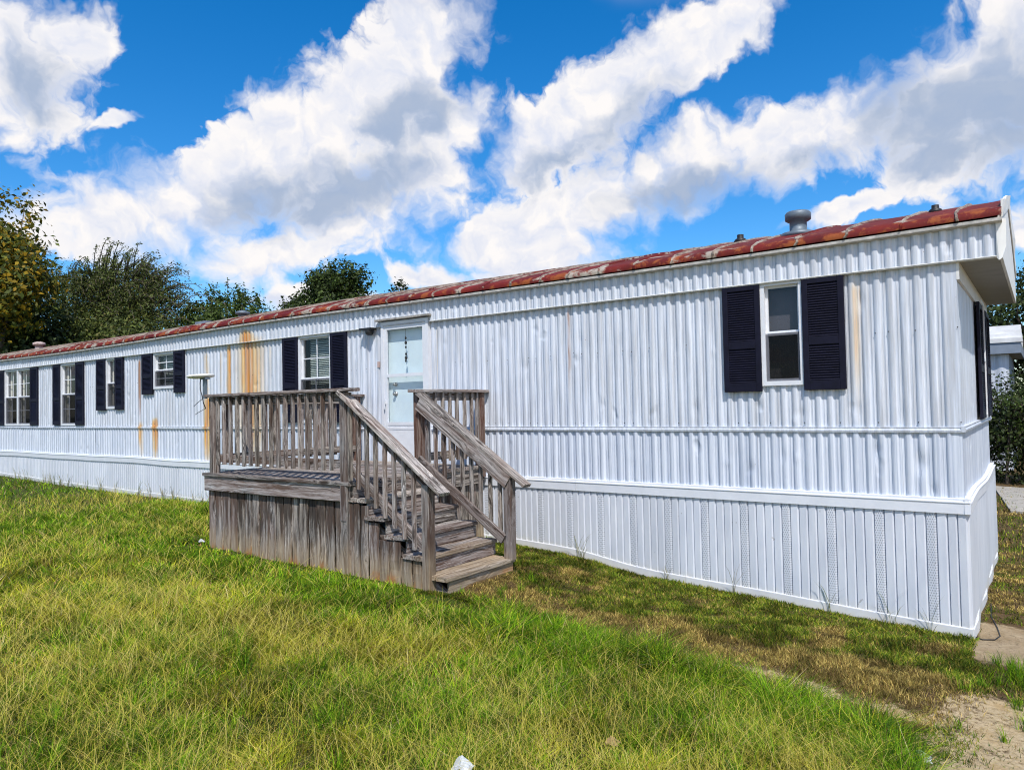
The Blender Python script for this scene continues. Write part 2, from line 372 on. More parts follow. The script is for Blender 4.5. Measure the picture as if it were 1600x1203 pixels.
def roof_mat():
    m, nt, b = newmat('rusted_red_roof')
    g = nt.nodes.new('ShaderNodeNewGeometry'); P = g.outputs['Position']
    t = N(nt, 'ShaderNodeAttribute', attribute_name='run').outputs['Fac']     # 0 at eave .. 1 at ridge
    e = N(nt, 'ShaderNodeAttribute', attribute_name='seam').outputs['Fac']    # 1 beside a seam
    n1 = NOISE(nt, SCALE(nt, P, (2.2, 0.9, 1)), 1.0, 6, 0.65); n2 = NOISE(nt, P, 9.0, 6, 0.7); n3 = NOISE(nt, SCALE(nt, P, (5, 2.5, 5)), 1.3, 6, 0.7, 0.4)
    col = MIX(nt, MR(nt, n1, 0.3, 0.7), (0.060, 0.006, 0.006), (0.185, 0.014, 0.010))
    col = MIX(nt, SS(nt, n2, 0.52, 0.72, 0, 0.75), col, (0.19, 0.032, 0.013))
    eave = SS(nt, t, 0.22, 0.02)
    col = MIX(nt, MA(nt, 'MULTIPLY', SS(nt, MA(nt, 'ADD', n3, MA(nt, 'MULTIPLY', eave, 0.10)), 0.585, 0.70), 0.8), col, (0.29, 0.078, 0.018))
    pale = SS(nt, MA(nt, 'ADD', NOISE(nt, SCALE(nt, P, (2.0, 3.5, 3)), 1.0, 7, 0.68, 0.6), MA(nt, 'MULTIPLY', e, 0.13)), 0.60, 0.68)
    col = MIX(nt, pale, col, MIX(nt, MR(nt, n2, 0.3, 0.7), (0.24, 0.18, 0.12), (0.42, 0.39, 0.35)))
    lk(nt, col, b.inputs['Base Color']); lk(nt, MR(nt, n2, 0.3, 0.7, 0.6, 0.85), b.inputs['Roughness']); b.inputs['Specular IOR Level'].default_value = 0.25
    bn = N(nt, 'ShaderNodeBump', {'Strength': 0.5, 'Distance': 0.012, 'Height': n3}); lk(nt, bn.outputs[0], b.inputs['Normal'])
    return m


def wood_mat(name, red=0.0):
    m, nt, b = newmat(name)
    gco = N(nt, 'ShaderNodeAttribute', attribute_name='gco').outputs['Vector']
    mud = N(nt, 'ShaderNodeAttribute', attribute_name='mud').outputs['Fac']
    oi = nt.nodes.new('ShaderNodeObjectInfo').outputs['Random']
    vk = N(nt, 'ShaderNodeTexVoronoi', {'Vector': SCALE(nt, gco, (2.2, 7.0, 7.0)), 'Scale': 1.0, 'Randomness': 1.0}).outputs[0]
    knot = SS(nt, vk, 0.22, 0.06)
    warp = VM(nt, 'ADD', gco, SCALE(nt, NOISE(nt, SCALE(nt, gco, (1.6, 7, 7)), 1.0, 3, 0.5, 0, 1), (0.0, 0.06, 0.06)))
    warp2 = VM(nt, 'ADD', warp, N(nt, 'ShaderNodeCombineXYZ', {1: MA(nt, 'MULTIPLY', SS(nt, vk, 0.5, 0.0), 0.05)}).outputs[0])
    g1 = NOISE(nt, SCALE(nt, warp2, (1.1, 46, 46)), 1.0, 6, 0.68)
    g2 = NOISE(nt, SCALE(nt, warp2, (2.6, 130, 130)), 1.0, 4, 0.7)
    big = NOISE(nt, SCALE(nt, gco, (1.4, 5, 5)), 1.0, 5, 0.65)
    col = MIX(nt, MR(nt, g1, 0.38, 0.60), (0.036, 0.031, 0.029), (0.42, 0.39, 0.365))
    col = MIX(nt, SS(nt, g2, 0.50, 0.64, 0, 0.7), col, (0.72, 0.685, 0.645))
    mil = N(nt, 'ShaderNodeAttribute', attribute_name='mildew').outputs['Fac']
    streak = MA(nt, 'ADD', NOISE(nt, SCALE(nt, gco, (0.9, 15, 15)), 1.0, 5, 0.72), MA(nt, 'MULTIPLY', mil, 0.16))
    col = MIX(nt, SS(nt, streak, 0.525, 0.63, 0, 0.94), col, MIX(nt, MR(nt, g1, 0.3, 0.7), (0.020, 0.016, 0.014), (0.115, 0.092, 0.080)))
    col = MIX(nt, SS(nt, big, 0.56, 0.74, 0, 0.5), col, (0.085, 0.064, 0.054))
    tint = MIX(nt, oi, (1.0, 0.92, 0.83), (0.80, 0.83, 0.90)); col = MIX(nt, 0.8, col, tint, 'MULTIPLY')
    col = MIX(nt, MA(nt, 'MULTIPLY', SS(nt, MA(nt, 'ADD', big, MA(nt, 'MULTIPLY', oi, 0.2)), 0.50, 0.70), 0.35 + red * 0.4), col, (0.17, 0.085, 0.050))
    if red: col = MIX(nt, MR(nt, g1, 0.3, 0.8, red, red * 0.35), col, (0.125, 0.042, 0.024))
    tone = MR(nt, MA(nt, 'FRACT', MA(nt, 'MULTIPLY', oi, 7.31)), 0, 1, 0.70, 1.22); col = MIX(nt, 1.0, col, N(nt, 'ShaderNodeCombineXYZ', {0: tone, 1: tone, 2: tone}).outputs[0], 'MULTIPLY')
    crack = SS(nt, NOISE(nt, SCALE(nt, warp2, (0.9, 60, 60)), 1.7, 3, 0.5), 0.36, 0.29)
    col = MIX(nt, MA(nt, 'MULTIPLY', crack, 0.85), col, (0.018, 0.015, 0.013))
    col = MIX(nt, MA(nt, 'MULTIPLY', knot, 0.85), col, (0.035, 0.024, 0.018))
    mm = MA(nt, 'MULTIPLY', mud, MR(nt, big, 0.3, 0.7, 0.6, 1.2), clamp=True)
    col = MIX(nt, SS(nt, mm, 0.15, 0.9, 0, 0.8), col, MIX(nt, MR(nt, g1, 0.35, 0.65), (0.22, 0.15, 0.09), (0.50, 0.40, 0.27)))
    col = MIX(nt, SS(nt, mm, 0.78, 1.0, 0, 0.8), col, (0.38, 0.17, 0.055))
    lk(nt, col, b.inputs['Base Color']); b.inputs['Roughness'].default_value = 0.88; b.inputs['Specular IOR Level'].default_value = 0.2
    hh = MA(nt, 'SUBTRACT', g1, MA(nt, 'MULTIPLY', crack, 0.8))
    bn = N(nt, 'ShaderNodeBump', {'Strength': 0.7, 'Distance': 0.006, 'Height': hh}); lk(nt, bn.outputs[0], b.inputs['Normal'])
    return m


def leaf_mat(name, trans=0.3, spec=0.25):
    m, nt, b = newmat(name); o = nt.nodes['Material Output']
    c = N(nt, 'ShaderNodeAttribute', attribute_name='tint').outputs['Color']
    lk(nt, c, b.inputs['Base Color']); b.inputs['Roughness'].default_value = 0.6; b.inputs['Specular IOR Level'].default_value = spec
    tr = N(nt, 'ShaderNodeBsdfTranslucent', {'Color': c}); mx = N(nt, 'ShaderNodeMixShader', {0: trans})
    lk(nt, b.outputs[0], mx.inputs[1]); lk(nt, tr.outputs[0], mx.inputs[2]); lk(nt, mx.outputs[0], o.inputs[0])
    return m


def ground_mat():
    m, nt, b = newmat('yard_soil')
    g = nt.nodes.new('ShaderNodeNewGeometry'); P = g.outputs['Position']
    sand = N(nt, 'ShaderNodeAttribute', attribute_name='sand').outputs['Fac']; dry = N(nt, 'ShaderNodeAttribute', attribute_name='dry').outputs['Fac']
    conc = N(nt, 'ShaderNodeAttribute', attribute_name='slab').outputs['Fac']
    n1 = NOISE(nt, P, 3.0, 8, 0.7); n2 = NOISE(nt, P, 26.0, 6, 0.75); n3 = NOISE(nt, P, 140.0, 4, 0.7); n4 = NOISE(nt, P, 0.15, 5, 0.6)
    soil = MIX(nt, MR(nt, n2, 0.3, 0.7), (0.040, 0.027, 0.014), (0.19, 0.12, 0.055))
    green = MIX(nt, MR(nt, n2, 0.3, 0.7), (0.022, 0.034, 0.006), (0.080, 0.10, 0.018))
    col = MIX(nt, SS(nt, MA(nt, 'SUBTRACT', MA(nt, 'ADD', n1, 0.08), MA(nt, 'MULTIPLY', dry, 0.35)), 0.38, 0.55), soil, green)
    sc_ = MIX(nt, MR(nt, n2, 0.25, 0.75), (0.38, 0.265, 0.125), (0.66, 0.53, 0.34)); sc_ = MIX(nt, SS(nt, n3, 0.55, 0.72, 0, 0.5), sc_, (0.30, 0.27, 0.23))
    sm = SS(nt, MA(nt, 'ADD', sand, MA(nt, 'MULTIPLY', MA(nt, 'SUBTRACT', MA(nt, 'ADD', MA(nt, 'MULTIPLY', n1, 0.6), MA(nt, 'MULTIPLY', n2, 0.4)), 0.5), 2.6)), 0.40, 0.66)
    sc_ = MIX(nt, SS(nt, n1, 0.50, 0.66, 0, 0.6), sc_, (0.46, 0.30, 0.13)); col = MIX(nt, sm, col, sc_)
    cc = MIX(nt, MR(nt, n1, 0.3, 0.7), (0.24, 0.165, 0.085), (0.48, 0.38, 0.25)); cc = MIX(nt, SS(nt, n2, 0.52, 0.66, 0, 0.7), cc, (0.15, 0.11, 0.06))
    col = MIX(nt, SS(nt, MA(nt, 'ADD', conc, MA(nt, 'MULTIPLY', MA(nt, 'SUBTRACT', n1, 0.5), 1.8)), 0.4, 0.7), col, cc)
    lk(nt, col, b.inputs['Base Color']); b.inputs['Roughness'].default_value = 0.95; b.inputs['Specular IOR Level'].default_value = 0.15
    bn = N(nt, 'ShaderNodeBump', {'Strength': 0.8, 'Distance': 0.03, 'Height': MA(nt, 'ADD', n2, MA(nt, 'MULTIPLY', n3, 0.3))}); lk(nt, bn.outputs[0], b.inputs['Normal'])
    return m


def glass_mat(name, tint=(0.9, 0.93, 0.95), refl=0.10, haze=0.0, hcol=(0.3, 0.3, 0.33)):
    m, nt, b = newmat(name); o = nt.nodes['Material Output']
    tr = N(nt, 'ShaderNodeBsdfTransparent', {'Color': tint + (1,)}); gl = N(nt, 'ShaderNodeBsdfGlossy', {'Color': (1, 1, 1, 1), 'Roughness': 0.03})
    ge = nt.nodes.new('ShaderNodeNewGeometry'); cs = MA(nt, 'ABSOLUTE', VM(nt, 'DOT_PRODUCT', ge.outputs['Normal'], ge.outputs['Incoming']))
    f2 = MA(nt, 'ADD', MA(nt, 'MULTIPLY', MA(nt, 'POWER', MA(nt, 'SUBTRACT', 1.0, cs, clamp=True), 5.0), 0.55), refl, clamp=True)
    mx = N(nt, 'ShaderNodeMixShader', {0: f2}); lk(nt, tr.outputs[0], mx.inputs[1]); lk(nt, gl.outputs[0], mx.inputs[2])
    last = mx
    if refl == 0.0: last = tr
    if haze:
        df = N(nt, 'ShaderNodeBsdfDiffuse', {'Color': hcol + (1,)}); m2 = N(nt, 'ShaderNodeMixShader', {0: haze}); lk(nt, last.outputs[0], m2.inputs[1]); lk(nt, df.outputs[0], m2.inputs[2]); last = m2
    lk(nt, last.outputs[0], o.inputs[0]); return m


M_SIDE = siding_mat(); M_SK = skirt_mat(False); M_SKV = skirt_mat(True); M_ROOF = roof_mat()
M_WOOD = wood_mat('weathered_grey_wood'); M_WOODR = wood_mat('weathered_red_brown_wood', 0.75)
M_LEAF = leaf_mat('leaf_green'); M_GRASS = leaf_mat('grass_blade', 0.28, 0.08)
M_GROUND = ground_mat()
M_WHITE = simple('white_painted_metal', (0.70, 0.715, 0.75), 0.4, 0, 0.06, 9, 0.15)
M_TRIM = simple('white_vinyl_trim', (0.72, 0.745, 0.80), 0.4, 0, 0.04, 7, 0.1)
M_SEAM = simple('seam_metal', (0.25, 0.195, 0.155), 0.7, 0.0, 0.75, 9, 0.2)
M_SHUT = simple('navy_shutter_plastic', (0.0075, 0.0075, 0.019), 0.6, 0, 0.25, 14, 0.1); M_SHUT.node_tree.nodes['Principled BSDF'].inputs['Specular IOR Level'].default_value = 0.18
M_BARK = simple('tree_bark', (0.10, 0.08, 0.06), 0.95, 0, 0.4, 20, 0.6, (3, 3, 0.7))
M_DARK = simple('unlit_room_dark', (0.010, 0.010, 0.013), 0.9, 0, 0.3, 5)  # near-black colour stands in for the shade of unlit rooms
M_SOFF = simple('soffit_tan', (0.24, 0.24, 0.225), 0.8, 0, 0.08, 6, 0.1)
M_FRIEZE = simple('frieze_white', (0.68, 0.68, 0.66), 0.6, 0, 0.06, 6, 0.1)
M_BLACK = simple('black_plastic', (0.012, 0.012, 0.013), 0.5, 0, 0.2, 30)
M_VENT = simple('grey_vent_metal', (0.13, 0.165, 0.20), 0.5, 0.2, 0.15, 15, 0.1)
M_CREAM = simple('cream_curtain', (0.55, 0.53, 0.47), 0.9, 0, 0.12, 12, 0.3, (8, 8, 0.3))
M_BLIND = simple('mini_blind', (0.40, 0.46, 0.42), 0.6, 0, 0.12, 10)
M_GREYSHADE = simple('grey_roller_shade', (0.062, 0.058, 0.070), 0.9, 0, 0.06, 5)
M_DOORIN = simple('pale_mint_door', (0.68, 0.80, 0.83), 0.55, 0, 0.05, 3)
M_GLASS = glass_mat('window_glass', (0.95, 0.96, 0.97), 0.03)
M_SCREEN = glass_mat('insect_screen', (0.50, 0.50, 0.52), 0.0, 0.12, (0.05, 0.05, 0.055))
M_STEEL = simple('brushed_steel', (0.45, 0.44, 0.42), 0.3, 0.9, 0.1, 30)
M_PAPER = simple('litter_paper', (0.56, 0.58, 0.58), 0.8, 0, 0.25, 30, 0.3)
M_ANT = simple('antenna_white_plastic', (0.78, 0.76, 0.70), 0.5, 0, 0.08, 9)
M_CONC = simple('old_concrete', (0.36, 0.33, 0.28), 0.9, 0, 0.2, 8, 0.4)
M_DRYLEAF = simple('dry_leaf_tan', (0.34, 0.22, 0.10), 0.8, 0, 0.2, 30)
M_NBROOF = simple('neighbour_white_roof', (0.66, 0.66, 0.66), 0.7, 0, 0.15, 3, 0.3)
M_NBBLUE = simple('neighbour_slate_fascia', (0.20, 0.24, 0.30), 0.6, 0, 0.1, 6, 0.1)

# ------------------------------------------------------------------ ground
def axis(lo, hi, step, far):
    c = np.arange(lo, hi + 1e-6, step); e = []; s = step; v = 0
    while v < far: s *= 1.35; v += s; e.append(v)
    e = np.array(e); return np.concatenate([lo - e[::-1], c, hi + e])


def sand_f(x, y):
    d1 = np.exp(-((y + 1.80 + 0.12 * (x + 1.5)) / 0.14) ** 2) * sstep(x, -2.6, -0.8) * 0.62
    d2 = sstep(x, -0.30, 0.15) * sstep(y, -1.05, -1.6) * 0.74
    d3 = np.exp(-((x + 0.68) ** 2 / 0.10 + (y + 1.90) ** 2 / 0.014)) * 0.8
    d4 = np.exp(-((x - 0.15) ** 2 / 0.10 + (y + 2.75) ** 2 / 0.12)) * 0.75
    return np.clip(np.maximum.reduce([d1, d2, d3, d4]), 0, 1)


def dry_f(x, y):
    """bare or straw coloured ground"""
    mow = sstep(y, -2.05, -1.75) * sstep(x, -4.6, -3.9)
    return np.clip(0.45 * mow + 0.7 * sstep(x, 0.0, 0.4) * sstep(y, 3.2, 0.5) + 0.5 * (vnoise(x, y, 0.9, 3, 3) - 0.45) + 0.5 * np.exp(-((y + 1.75) / 0.25) ** 2) * sstep(x, -4.3, -3.4), 0, 1)


def slab_f(x, y):
    return sstep(x, 0.02, 0.10) * sstep(y, -0.75, -0.45) * sstep(y, 0.75, 0.35)


gx = axis(-22.0, 2.0, 0.08, 3200); gy = axis(-7.6, 1.6, 0.08, 3200)
XX, YY = np.meshgrid(gx, gy, indexing='xy'); ZZ = gz(XX, YY)
far = np.hypot(XX, YY); ZZ = np.where(far > 60, np.interp(far, [60, 400, 3200], [0.3, -1.0, -12.0]), ZZ)
nx, ny = len(gx), len(gy); I = np.arange(nx * ny).reshape(ny, nx)
Q = np.stack([I[:-1, :-1], I[:-1, 1:], I[1:, 1:], I[1:, :-1]], -1).reshape(-1, 4)
go = npobj('ground', np.stack([XX, YY, ZZ], -1).reshape(-1, 3), [Q], M_GROUND, None, True,
           {'sand': ('FLOAT', sand_f(XX, YY).ravel()), 'dry': ('FLOAT', dry_f(XX, YY).ravel()), 'slab': ('FLOAT', slab_f(XX, YY).ravel())})
tag(go, kind='structure')

# driveway pad beyond the end of the home
V = []; F = []
pd = [(-0.36, 11.4), (3.4, 11.1), (3.2, 7.4), (0.05, 7.7)]
zz = [float(gz(x, y)) + 0.03 for x, y in pd]
V = [(x, y, z) for (x, y), z in zip(pd, zz)] + [(x, y, z - 0.15) for (x, y), z in zip(pd, zz)]
pad = obj('driveway', V, [(3, 2, 1, 0), (4, 5, 6, 7)] + [(i, (i + 1) % 4, 4 + (i + 1) % 4, 4 + i) for i in range(4)], M_CONC); tag(pad, kind='structure')

# ------------------------------------------------------------------ mobile home
L = 22.6; W = 3.62
HOME = empty('mobile_home', (-L / 2, W / 2, 0.2), 'long white corrugated metal mobile home with rusted red roof and navy shutters', 'mobile home')
ZT, ZB, ZF, ZE = 1.10, 1.674, 3.05, 3.315
PITCHC = 0.1016
#          x0      x1     z0     z1
OPEN = {'near': (-1.575, -1.209, 2.095, 3.045), 'mid': (-8.47, -7.745, 1.762, 3.04), 'small': (-12.70, -11.99, 2.395, 3.035),
        'narrow': (-14.54, -14.16, 2.055, 3.04), 'tall': (-16.59, -15.88, 1.722, 3.03), 'twin': (-19.66, -18.18, 1.722, 3.03), 'door': (-6.66, -5.82, 1.20, 3.12)}


def prof(x):
    t = np.mod(np.asarray(x) / PITCHC, 1.0)
    return -0.002 - 0.017 * np.interp(t, [0, 0.02, 0.36, 0.40, 0.50, 0.54, 0.68, 0.70, 0.72, 0.74, 0.89, 0.92, 1.0], [0.97, 1.0, 1.0, 0.96, 0.06, 0.0, 0.0, 0.12, 0.12, 0.0, 0.0, 0.06, 0.97])


_dr = random.Random(3)
DENTS = [(_dr.uniform(-7.5, -0.2), _dr.choice([_dr.uniform(1.72, 2.05), _dr.uniform(1.72, 2.0), _dr.uniform(1.15, 1.62), _dr.uniform(1.15, 1.62), _dr.uniform(2.1, 2.9)]), _dr.uniform(0.018, 0.05), _dr.uniform(0.03, 0.11), _dr.choice([1, 1, 1, -0.7]) * _dr.uniform(0.006, 0.013)) for _ in range(48)]


def siding_sheet(x0, x1, z0, z1, yoff, nz, idx, name='siding_panel', flat=None, dent=1.0):
    tk = np.array([0.02, 0.19, 0.36, 0.40, 0.50, 0.54, 0.68, 0.70, 0.72, 0.74, 0.89, 0.92]); ks = np.arange(math.floor(x0 / PITCHC) - 1, math.ceil(x1 / PITCHC) + 2)
    xs = ((ks[:, None] + tk[None, :]) * PITCHC).ravel(); xs = np.concatenate([[x0], xs[(xs > x0 + 0.001) & (xs < x1 + 0.011)], [x1 + 0.012]]); zs = np.linspace(z0, z1, nz + 1)
    ops = [o for o in OPEN.values() if o[0] < x1 + 0.02 and o[1] > x0]
    for o in ops:
        zs = np.concatenate([zs, [v for v in o[2:] if z0 < v < z1]])
    zs = np.unique(np.round(zs, 4))
    Xg, Zg = np.meshgrid(xs, zs)
    Yg = prof(Xg) + yoff - 0.004 * (Xg - x0) / (x1 - x0)
    Yg += (vnoise(Xg, Zg, 2.2, 3, idx % 7) - 0.5) * 0.005 * dent + (vnoise(Xg * 1.5, Zg, 9.0, 2, 3 + idx % 5) - 0.5) * 0.0014 * dent
    for (dx, dz, rx, rz_, dep) in DENTS:
        if x0 - 0.2 < dx < x1 + 0.2: Yg += dep * np.exp(-((Xg - dx) / rx) ** 2 - ((Zg - dz) / rz_) ** 2)
    if flat is not None: Yg = np.where(Xg > flat, yoff - 0.013, Yg)
    nxx, nzz = len(xs), len(zs); I = np.arange(nxx * nzz).reshape(nzz, nxx)
    Qd = np.stack([I[:-1, :-1], I[:-1, 1:], I[1:, 1:], I[1:, :-1]], -1)
    cx = (xs[:-1] + xs[1:]) / 2; cz = (zs[:-1] + zs[1:]) / 2; keep = np.ones((nzz - 1, nxx - 1), bool)
    for a, b_, c, d_ in ops: keep &= ~((cx[None, :] > a) & (cx[None, :] < b_) & (cz[:, None] > c) & (cz[:, None] < d_))
    return npobj(name, np.stack([Xg, Yg, Zg], -1).reshape(-1, 3), [Qd[keep]], M_SIDE, HOME, True)


def seams(first, w):
    s = [0.0]; x = first
    while x > -L: s.append(x); x -= w
    return s + [-L]


for z0, z1, yo, nz, first, dent, band in ((ZB + 0.015, ZF + 0.02, 0.0, 44, -0.842, 1.0, 'upper'), (ZT - 0.01, ZB - 0.012, 0.0, 20, -0.45, 1.8, 'lower'), (ZF - 0.005, ZE, -0.034, 4, -0.33, 0.7, 'fascia')):
    ss = seams(first, 1.219 if band != 'fascia' else 1.524)
    if band == 'upper': ss = [0.0, -0.842, -2.51] + [x for x in seams(-3.729, 1.219)[1:]]
    if band == 'fascia': ss[0] = 0.285
    for i in range(len(ss) - 1):
        siding_sheet(ss[i + 1], ss[i] - (0.012 if i == 0 else 0), z0, z1, yo, nz, i, flat=(-0.075 if band != 'fascia' and i == 0 else None), dent=dent)

# end wall panels (grooved) and the far walls
def endwall(y0, y1, z0, z1, xo, name='end_wall_panel'):
    n = int((y1 - y0) / 0.0127); ys = np.linspace(y0, y1, n + 1); zs = np.linspace(z0, z1, 9)
    Yg, Zg = np.meshgrid(ys, zs); t = np.cos(2 * np.pi * Yg / 0.1016)
    Xg = xo + 0.003 * np.tanh(6 * t) + (vnoise(Yg, Zg, 2.0, 3, 4) - 0.5) * 0.01
    I = np.arange(len(ys) * len(zs)).reshape(len(zs), len(ys)); Qd = np.stack([I[:-1, :-1], I[:-1, 1:], I[1:, 1:], I[1:, :-1]], -1)
    cy = (ys[:-1] + ys[1:]) / 2; cz = (zs[:-1] + zs[1:]) / 2
    return npobj(name, np.stack([Xg, Yg, Zg], -1).reshape(-1, 3), [Qd.reshape(-1, 4)], M_SIDE, HOME, True)


for a, b_ in ((-0.012, 1.2), (1.2, 2.42), (2.42, W)):
    endwall(a, b_, ZB + 0.015, ZF + 0.05, 0.0); endwall(a, b_, ZT - 0.01, ZB - 0.012, 0.0)
MB().box((-0.075, -0.0175, ZT), (0.006, 0.03, ZB - 0.02)).box((-0.075, -0.0175, ZB + 0.02), (0.006, 0.03, ZF - 0.001)).build('corner_post', M_SIDE, HOME)
MB().box((-L, W - 0.02, 0.2), (0, W, ZE)).box((-L, 0, 0.2), (-L + 0.02, W - 0.021, ZE)).build('rear_wall', M_SIDE, HOME)
MB().box((-L + 0.05, 0.3, 1.05), (-0.05, 0.32, 3.2)).box((-L + 0.05, 0.02, 1.03), (-0.05, 3.5, 1.05)).build('interior_dark_sheets', M_DARK, HOME)  # added near-black sheets; the dark of the unlit room is in their colour


def wavy_strip(name, pts, m, parent, smooth=True):
    """extrude a cross-section (y,z list, closed) along x with a little sag"""
    def f(xs, cs, dz, dy=None):
        V = []; F = []; k = len(cs)
        for i, x in enumerate(xs):
            for (y, z) in cs: V.append((x, y + (0 if dy is None else dy[i]), z + dz[i]))
        for i in range(len(xs) - 1):
            for j in range(k): F.append((i * k + j, (i + 1) * k + j, (i + 1) * k + (j + 1) % k, i * k + (j + 1) % k))
        F.append(tuple(range(k))); F.append(tuple(reversed(range((len(xs) - 1) * k, len(xs) * k))))
        return obj(name, V, F, m, parent)
    return f(*pts)


def sag(x): return (vnoise(np.asarray(x), 0 * np.asarray(x), 0.55, 2, 5) - 0.5) * 0.05 * sstep(-np.asarray(x), 4.0, 11.0)


# belt rail pieces
xb = [0.0, -2.62, -6.27, -9.9, -13.5, -17.2, -L]
for i in range(len(xb) - 1):
    a, b_ = xb[i + 1], xb[i] + (0.012 if i == 0 else -0.003); o = 0.002 * (i % 2)
    xs = np.linspace(a, b_, 10)
    wavy_strip('belt_rail', (xs, [(-0.004, ZB - 0.026), (-0.030 - o, ZB - 0.024), (-0.034 - o, ZB - 0.006), (-0.026 - o, ZB + 0.010), (-0.030 - o, ZB + 0.022), (-0.004, ZB + 0.026)], sag(xs) * 0.2), M_SIDE, HOME)
xs = np.linspace(0, W, 8)
V = []; F = []; cs = [(0.0, -0.026), (0.032, -0.024), (0.036, -0.006), (0.028, 0.010), (0.032, 0.022), (0.0, 0.026)]
for y in xs:
    for (x, z) in cs: V.append((x, y - 0.036 if y == 0 else y, ZB + z + 0.006))
for i in range(len(xs) - 1):
    for j in range(6): F.append((i * 6 + j, (i + 1) * 6 + j, (i + 1) * 6 + (j + 1) % 6, i * 6 + (j + 1) % 6))
F.append((0, 1, 2, 3, 4, 5))
obj('belt_rail', V, F, M_SIDE, HOME)

# skirt top trim: a thin ledge above a flat band, following a sagging line to the left
xt = [0.045, -3.66, -7.3, -11.0, -14.6, -18.3, -L]
for i in range(len(xt) - 1):
    a, b_ = xt[i + 1], xt[i] - (0.003 if i else 0); xs = np.linspace(a, b_, 16); dz = sag(xs)
    wavy_strip('skirt_trim', (xs, [(-0.003, 0.992), (-0.042, 0.992), (-0.046, 1.078), (-0.052, 1.082), (-0.052, 1.090), (-0.034, 1.094), (-0.036, 1.114), (-0.022, 1.118), (-0.003, 1.118)], dz), M_TRIM, HOME)
V = []; F = []; cs = [(0.004, 0.992), (0.046, 0.992), (0.050, 1.078), (0.056, 1.082), (0.056, 1.090), (0.038, 1.094), (0.040, 1.114), (0.026, 1.118), (0.004, 1.118)]; k = len(cs)
ys = np.linspace(-0.047, W, 10)
for y in ys:
    s_ = 0.02 * math.sin(y * 2.2) * (y > 0)
    for (x, z) in cs: V.append((x, y, z + s_))
for i in range(len(ys) - 1):
    for j in range(k): F.append((i * k + j, (i + 1) * k + j, (i + 1) * k + (j + 1) % k, i * k + (j + 1) % k))
F.append(tuple(range(k)))
obj('skirt_trim', V, F, M_TRIM, HOME)


# skirt panels, 0.39 m wide, five slats each; every panel in front carries one perforated slat
def skirt_panel(s0, s1, vent, end=False, lean=0.0, ns=5):
    SL = (s1 - s0) / ns
    for part in (('solid', 'vent') if vent else ('solid',)):
        V = []; F = []; H = []
        for k in range(ns):
            isv = vent and k == 3
            if isv != (part == 'vent'): continue
            a = s0 + k * SL; cs = [(a, -0.006), (a + 0.006, -0.024), (a + SL - 0.014, -0.029), (a + SL, -0.006)]
            b0 = len(V)
            for zf in (0, 0.3, 1):
                for (s, d) in cs:
                    if end: g = float(gz(0.03, s)) - 0.02; x, y = 0.015 - d - 0.008, s
                    else: g = float(np.interp(s, GX, GZ)) - 0.02; x, y = s + lean * (1 - zf), d
                    z = g + (1.02 - g) * zf; V.append((x, y, z)); H.append(z - g)
            for r_ in range(2):
                for c in range(3): F.append((b0 + r_ * 4 + c, b0 + r_ * 4 + c + 1, b0 + r_ * 4 + c + 5, b0 + r_ * 4 + c + 4))
        o = obj('skirt_panel' if part == 'solid' else 'vent_slat', V, F, M_SKV if part == 'vent' else M_SK, HOME if part == 'solid' else last, False, {'hgt': ('FLOAT', H)})
        last = o


x = -0.122; skirt_panel(-0.122, 0.020, False, ns=2)
k = 0
while x > -L + 0.4:
    skirt_panel(x - 0.3905, x, x > -7.5, lean=rng.uniform(-0.012, 0.012) * (x < -7)); x -= 0.3905
y = 0.0
while y < W - 0.1: skirt_panel(y, y + 0.3905, False, end=True); y += 0.3905
# bottom rail along the ground
xr = [0.03, -2.4, -4.9, -7.5, -10.6, -13.6, -16.8, -19.7, -L]
for i in range(len(xr) - 1):
    xs = np.linspace(xr[i + 1], xr[i] - (0.004 if i else 0), 9); g = np.interp(xs, GX, GZ)
    o = wavy_strip('bottom_rail', (xs, [(-0.008, -0.05), (-0.040, -0.05), (-0.036, 0.072), (-0.030, 0.078), (-0.008, 0.078)], g + 0.004 * np.sin(xs * 3), -0.004 * np.sin(xs * 5) ** 2), M_SK, HOME)
    o.data.attributes.new('hgt', 'FLOAT', 'POINT').data.foreach_set('value', [0.02 if i_ % 5 < 2 else 0.11 for i_ in range(len(o.data.vertices))])
V = []; F = []; ys = np.linspace(-0.03, W, 14); cs = [(0.006, -0.05), (0.046, -0.05), (0.040, 0.072), (0.034, 0.078), (0.006, 0.078)]
for y in ys:
    for (x, z) in cs: V.append((x + 0.012 * math.sin(y * 6), y, float(gz(0.03, y)) + z + 0.02 * math.sin(y * 3.1)))
for i in range(len(ys) - 1):
    for j in range(5): F.append((i * 5 + j, (i + 1) * 5 + j, (i + 1) * 5 + (j + 1) % 5, i * 5 + (j + 1) % 5))
F.append((0, 1, 2, 3, 4)); obj('bottom_rail', V, F, M_SK, HOME, False, {'hgt': ('FLOAT', [0.1] * len(V))})

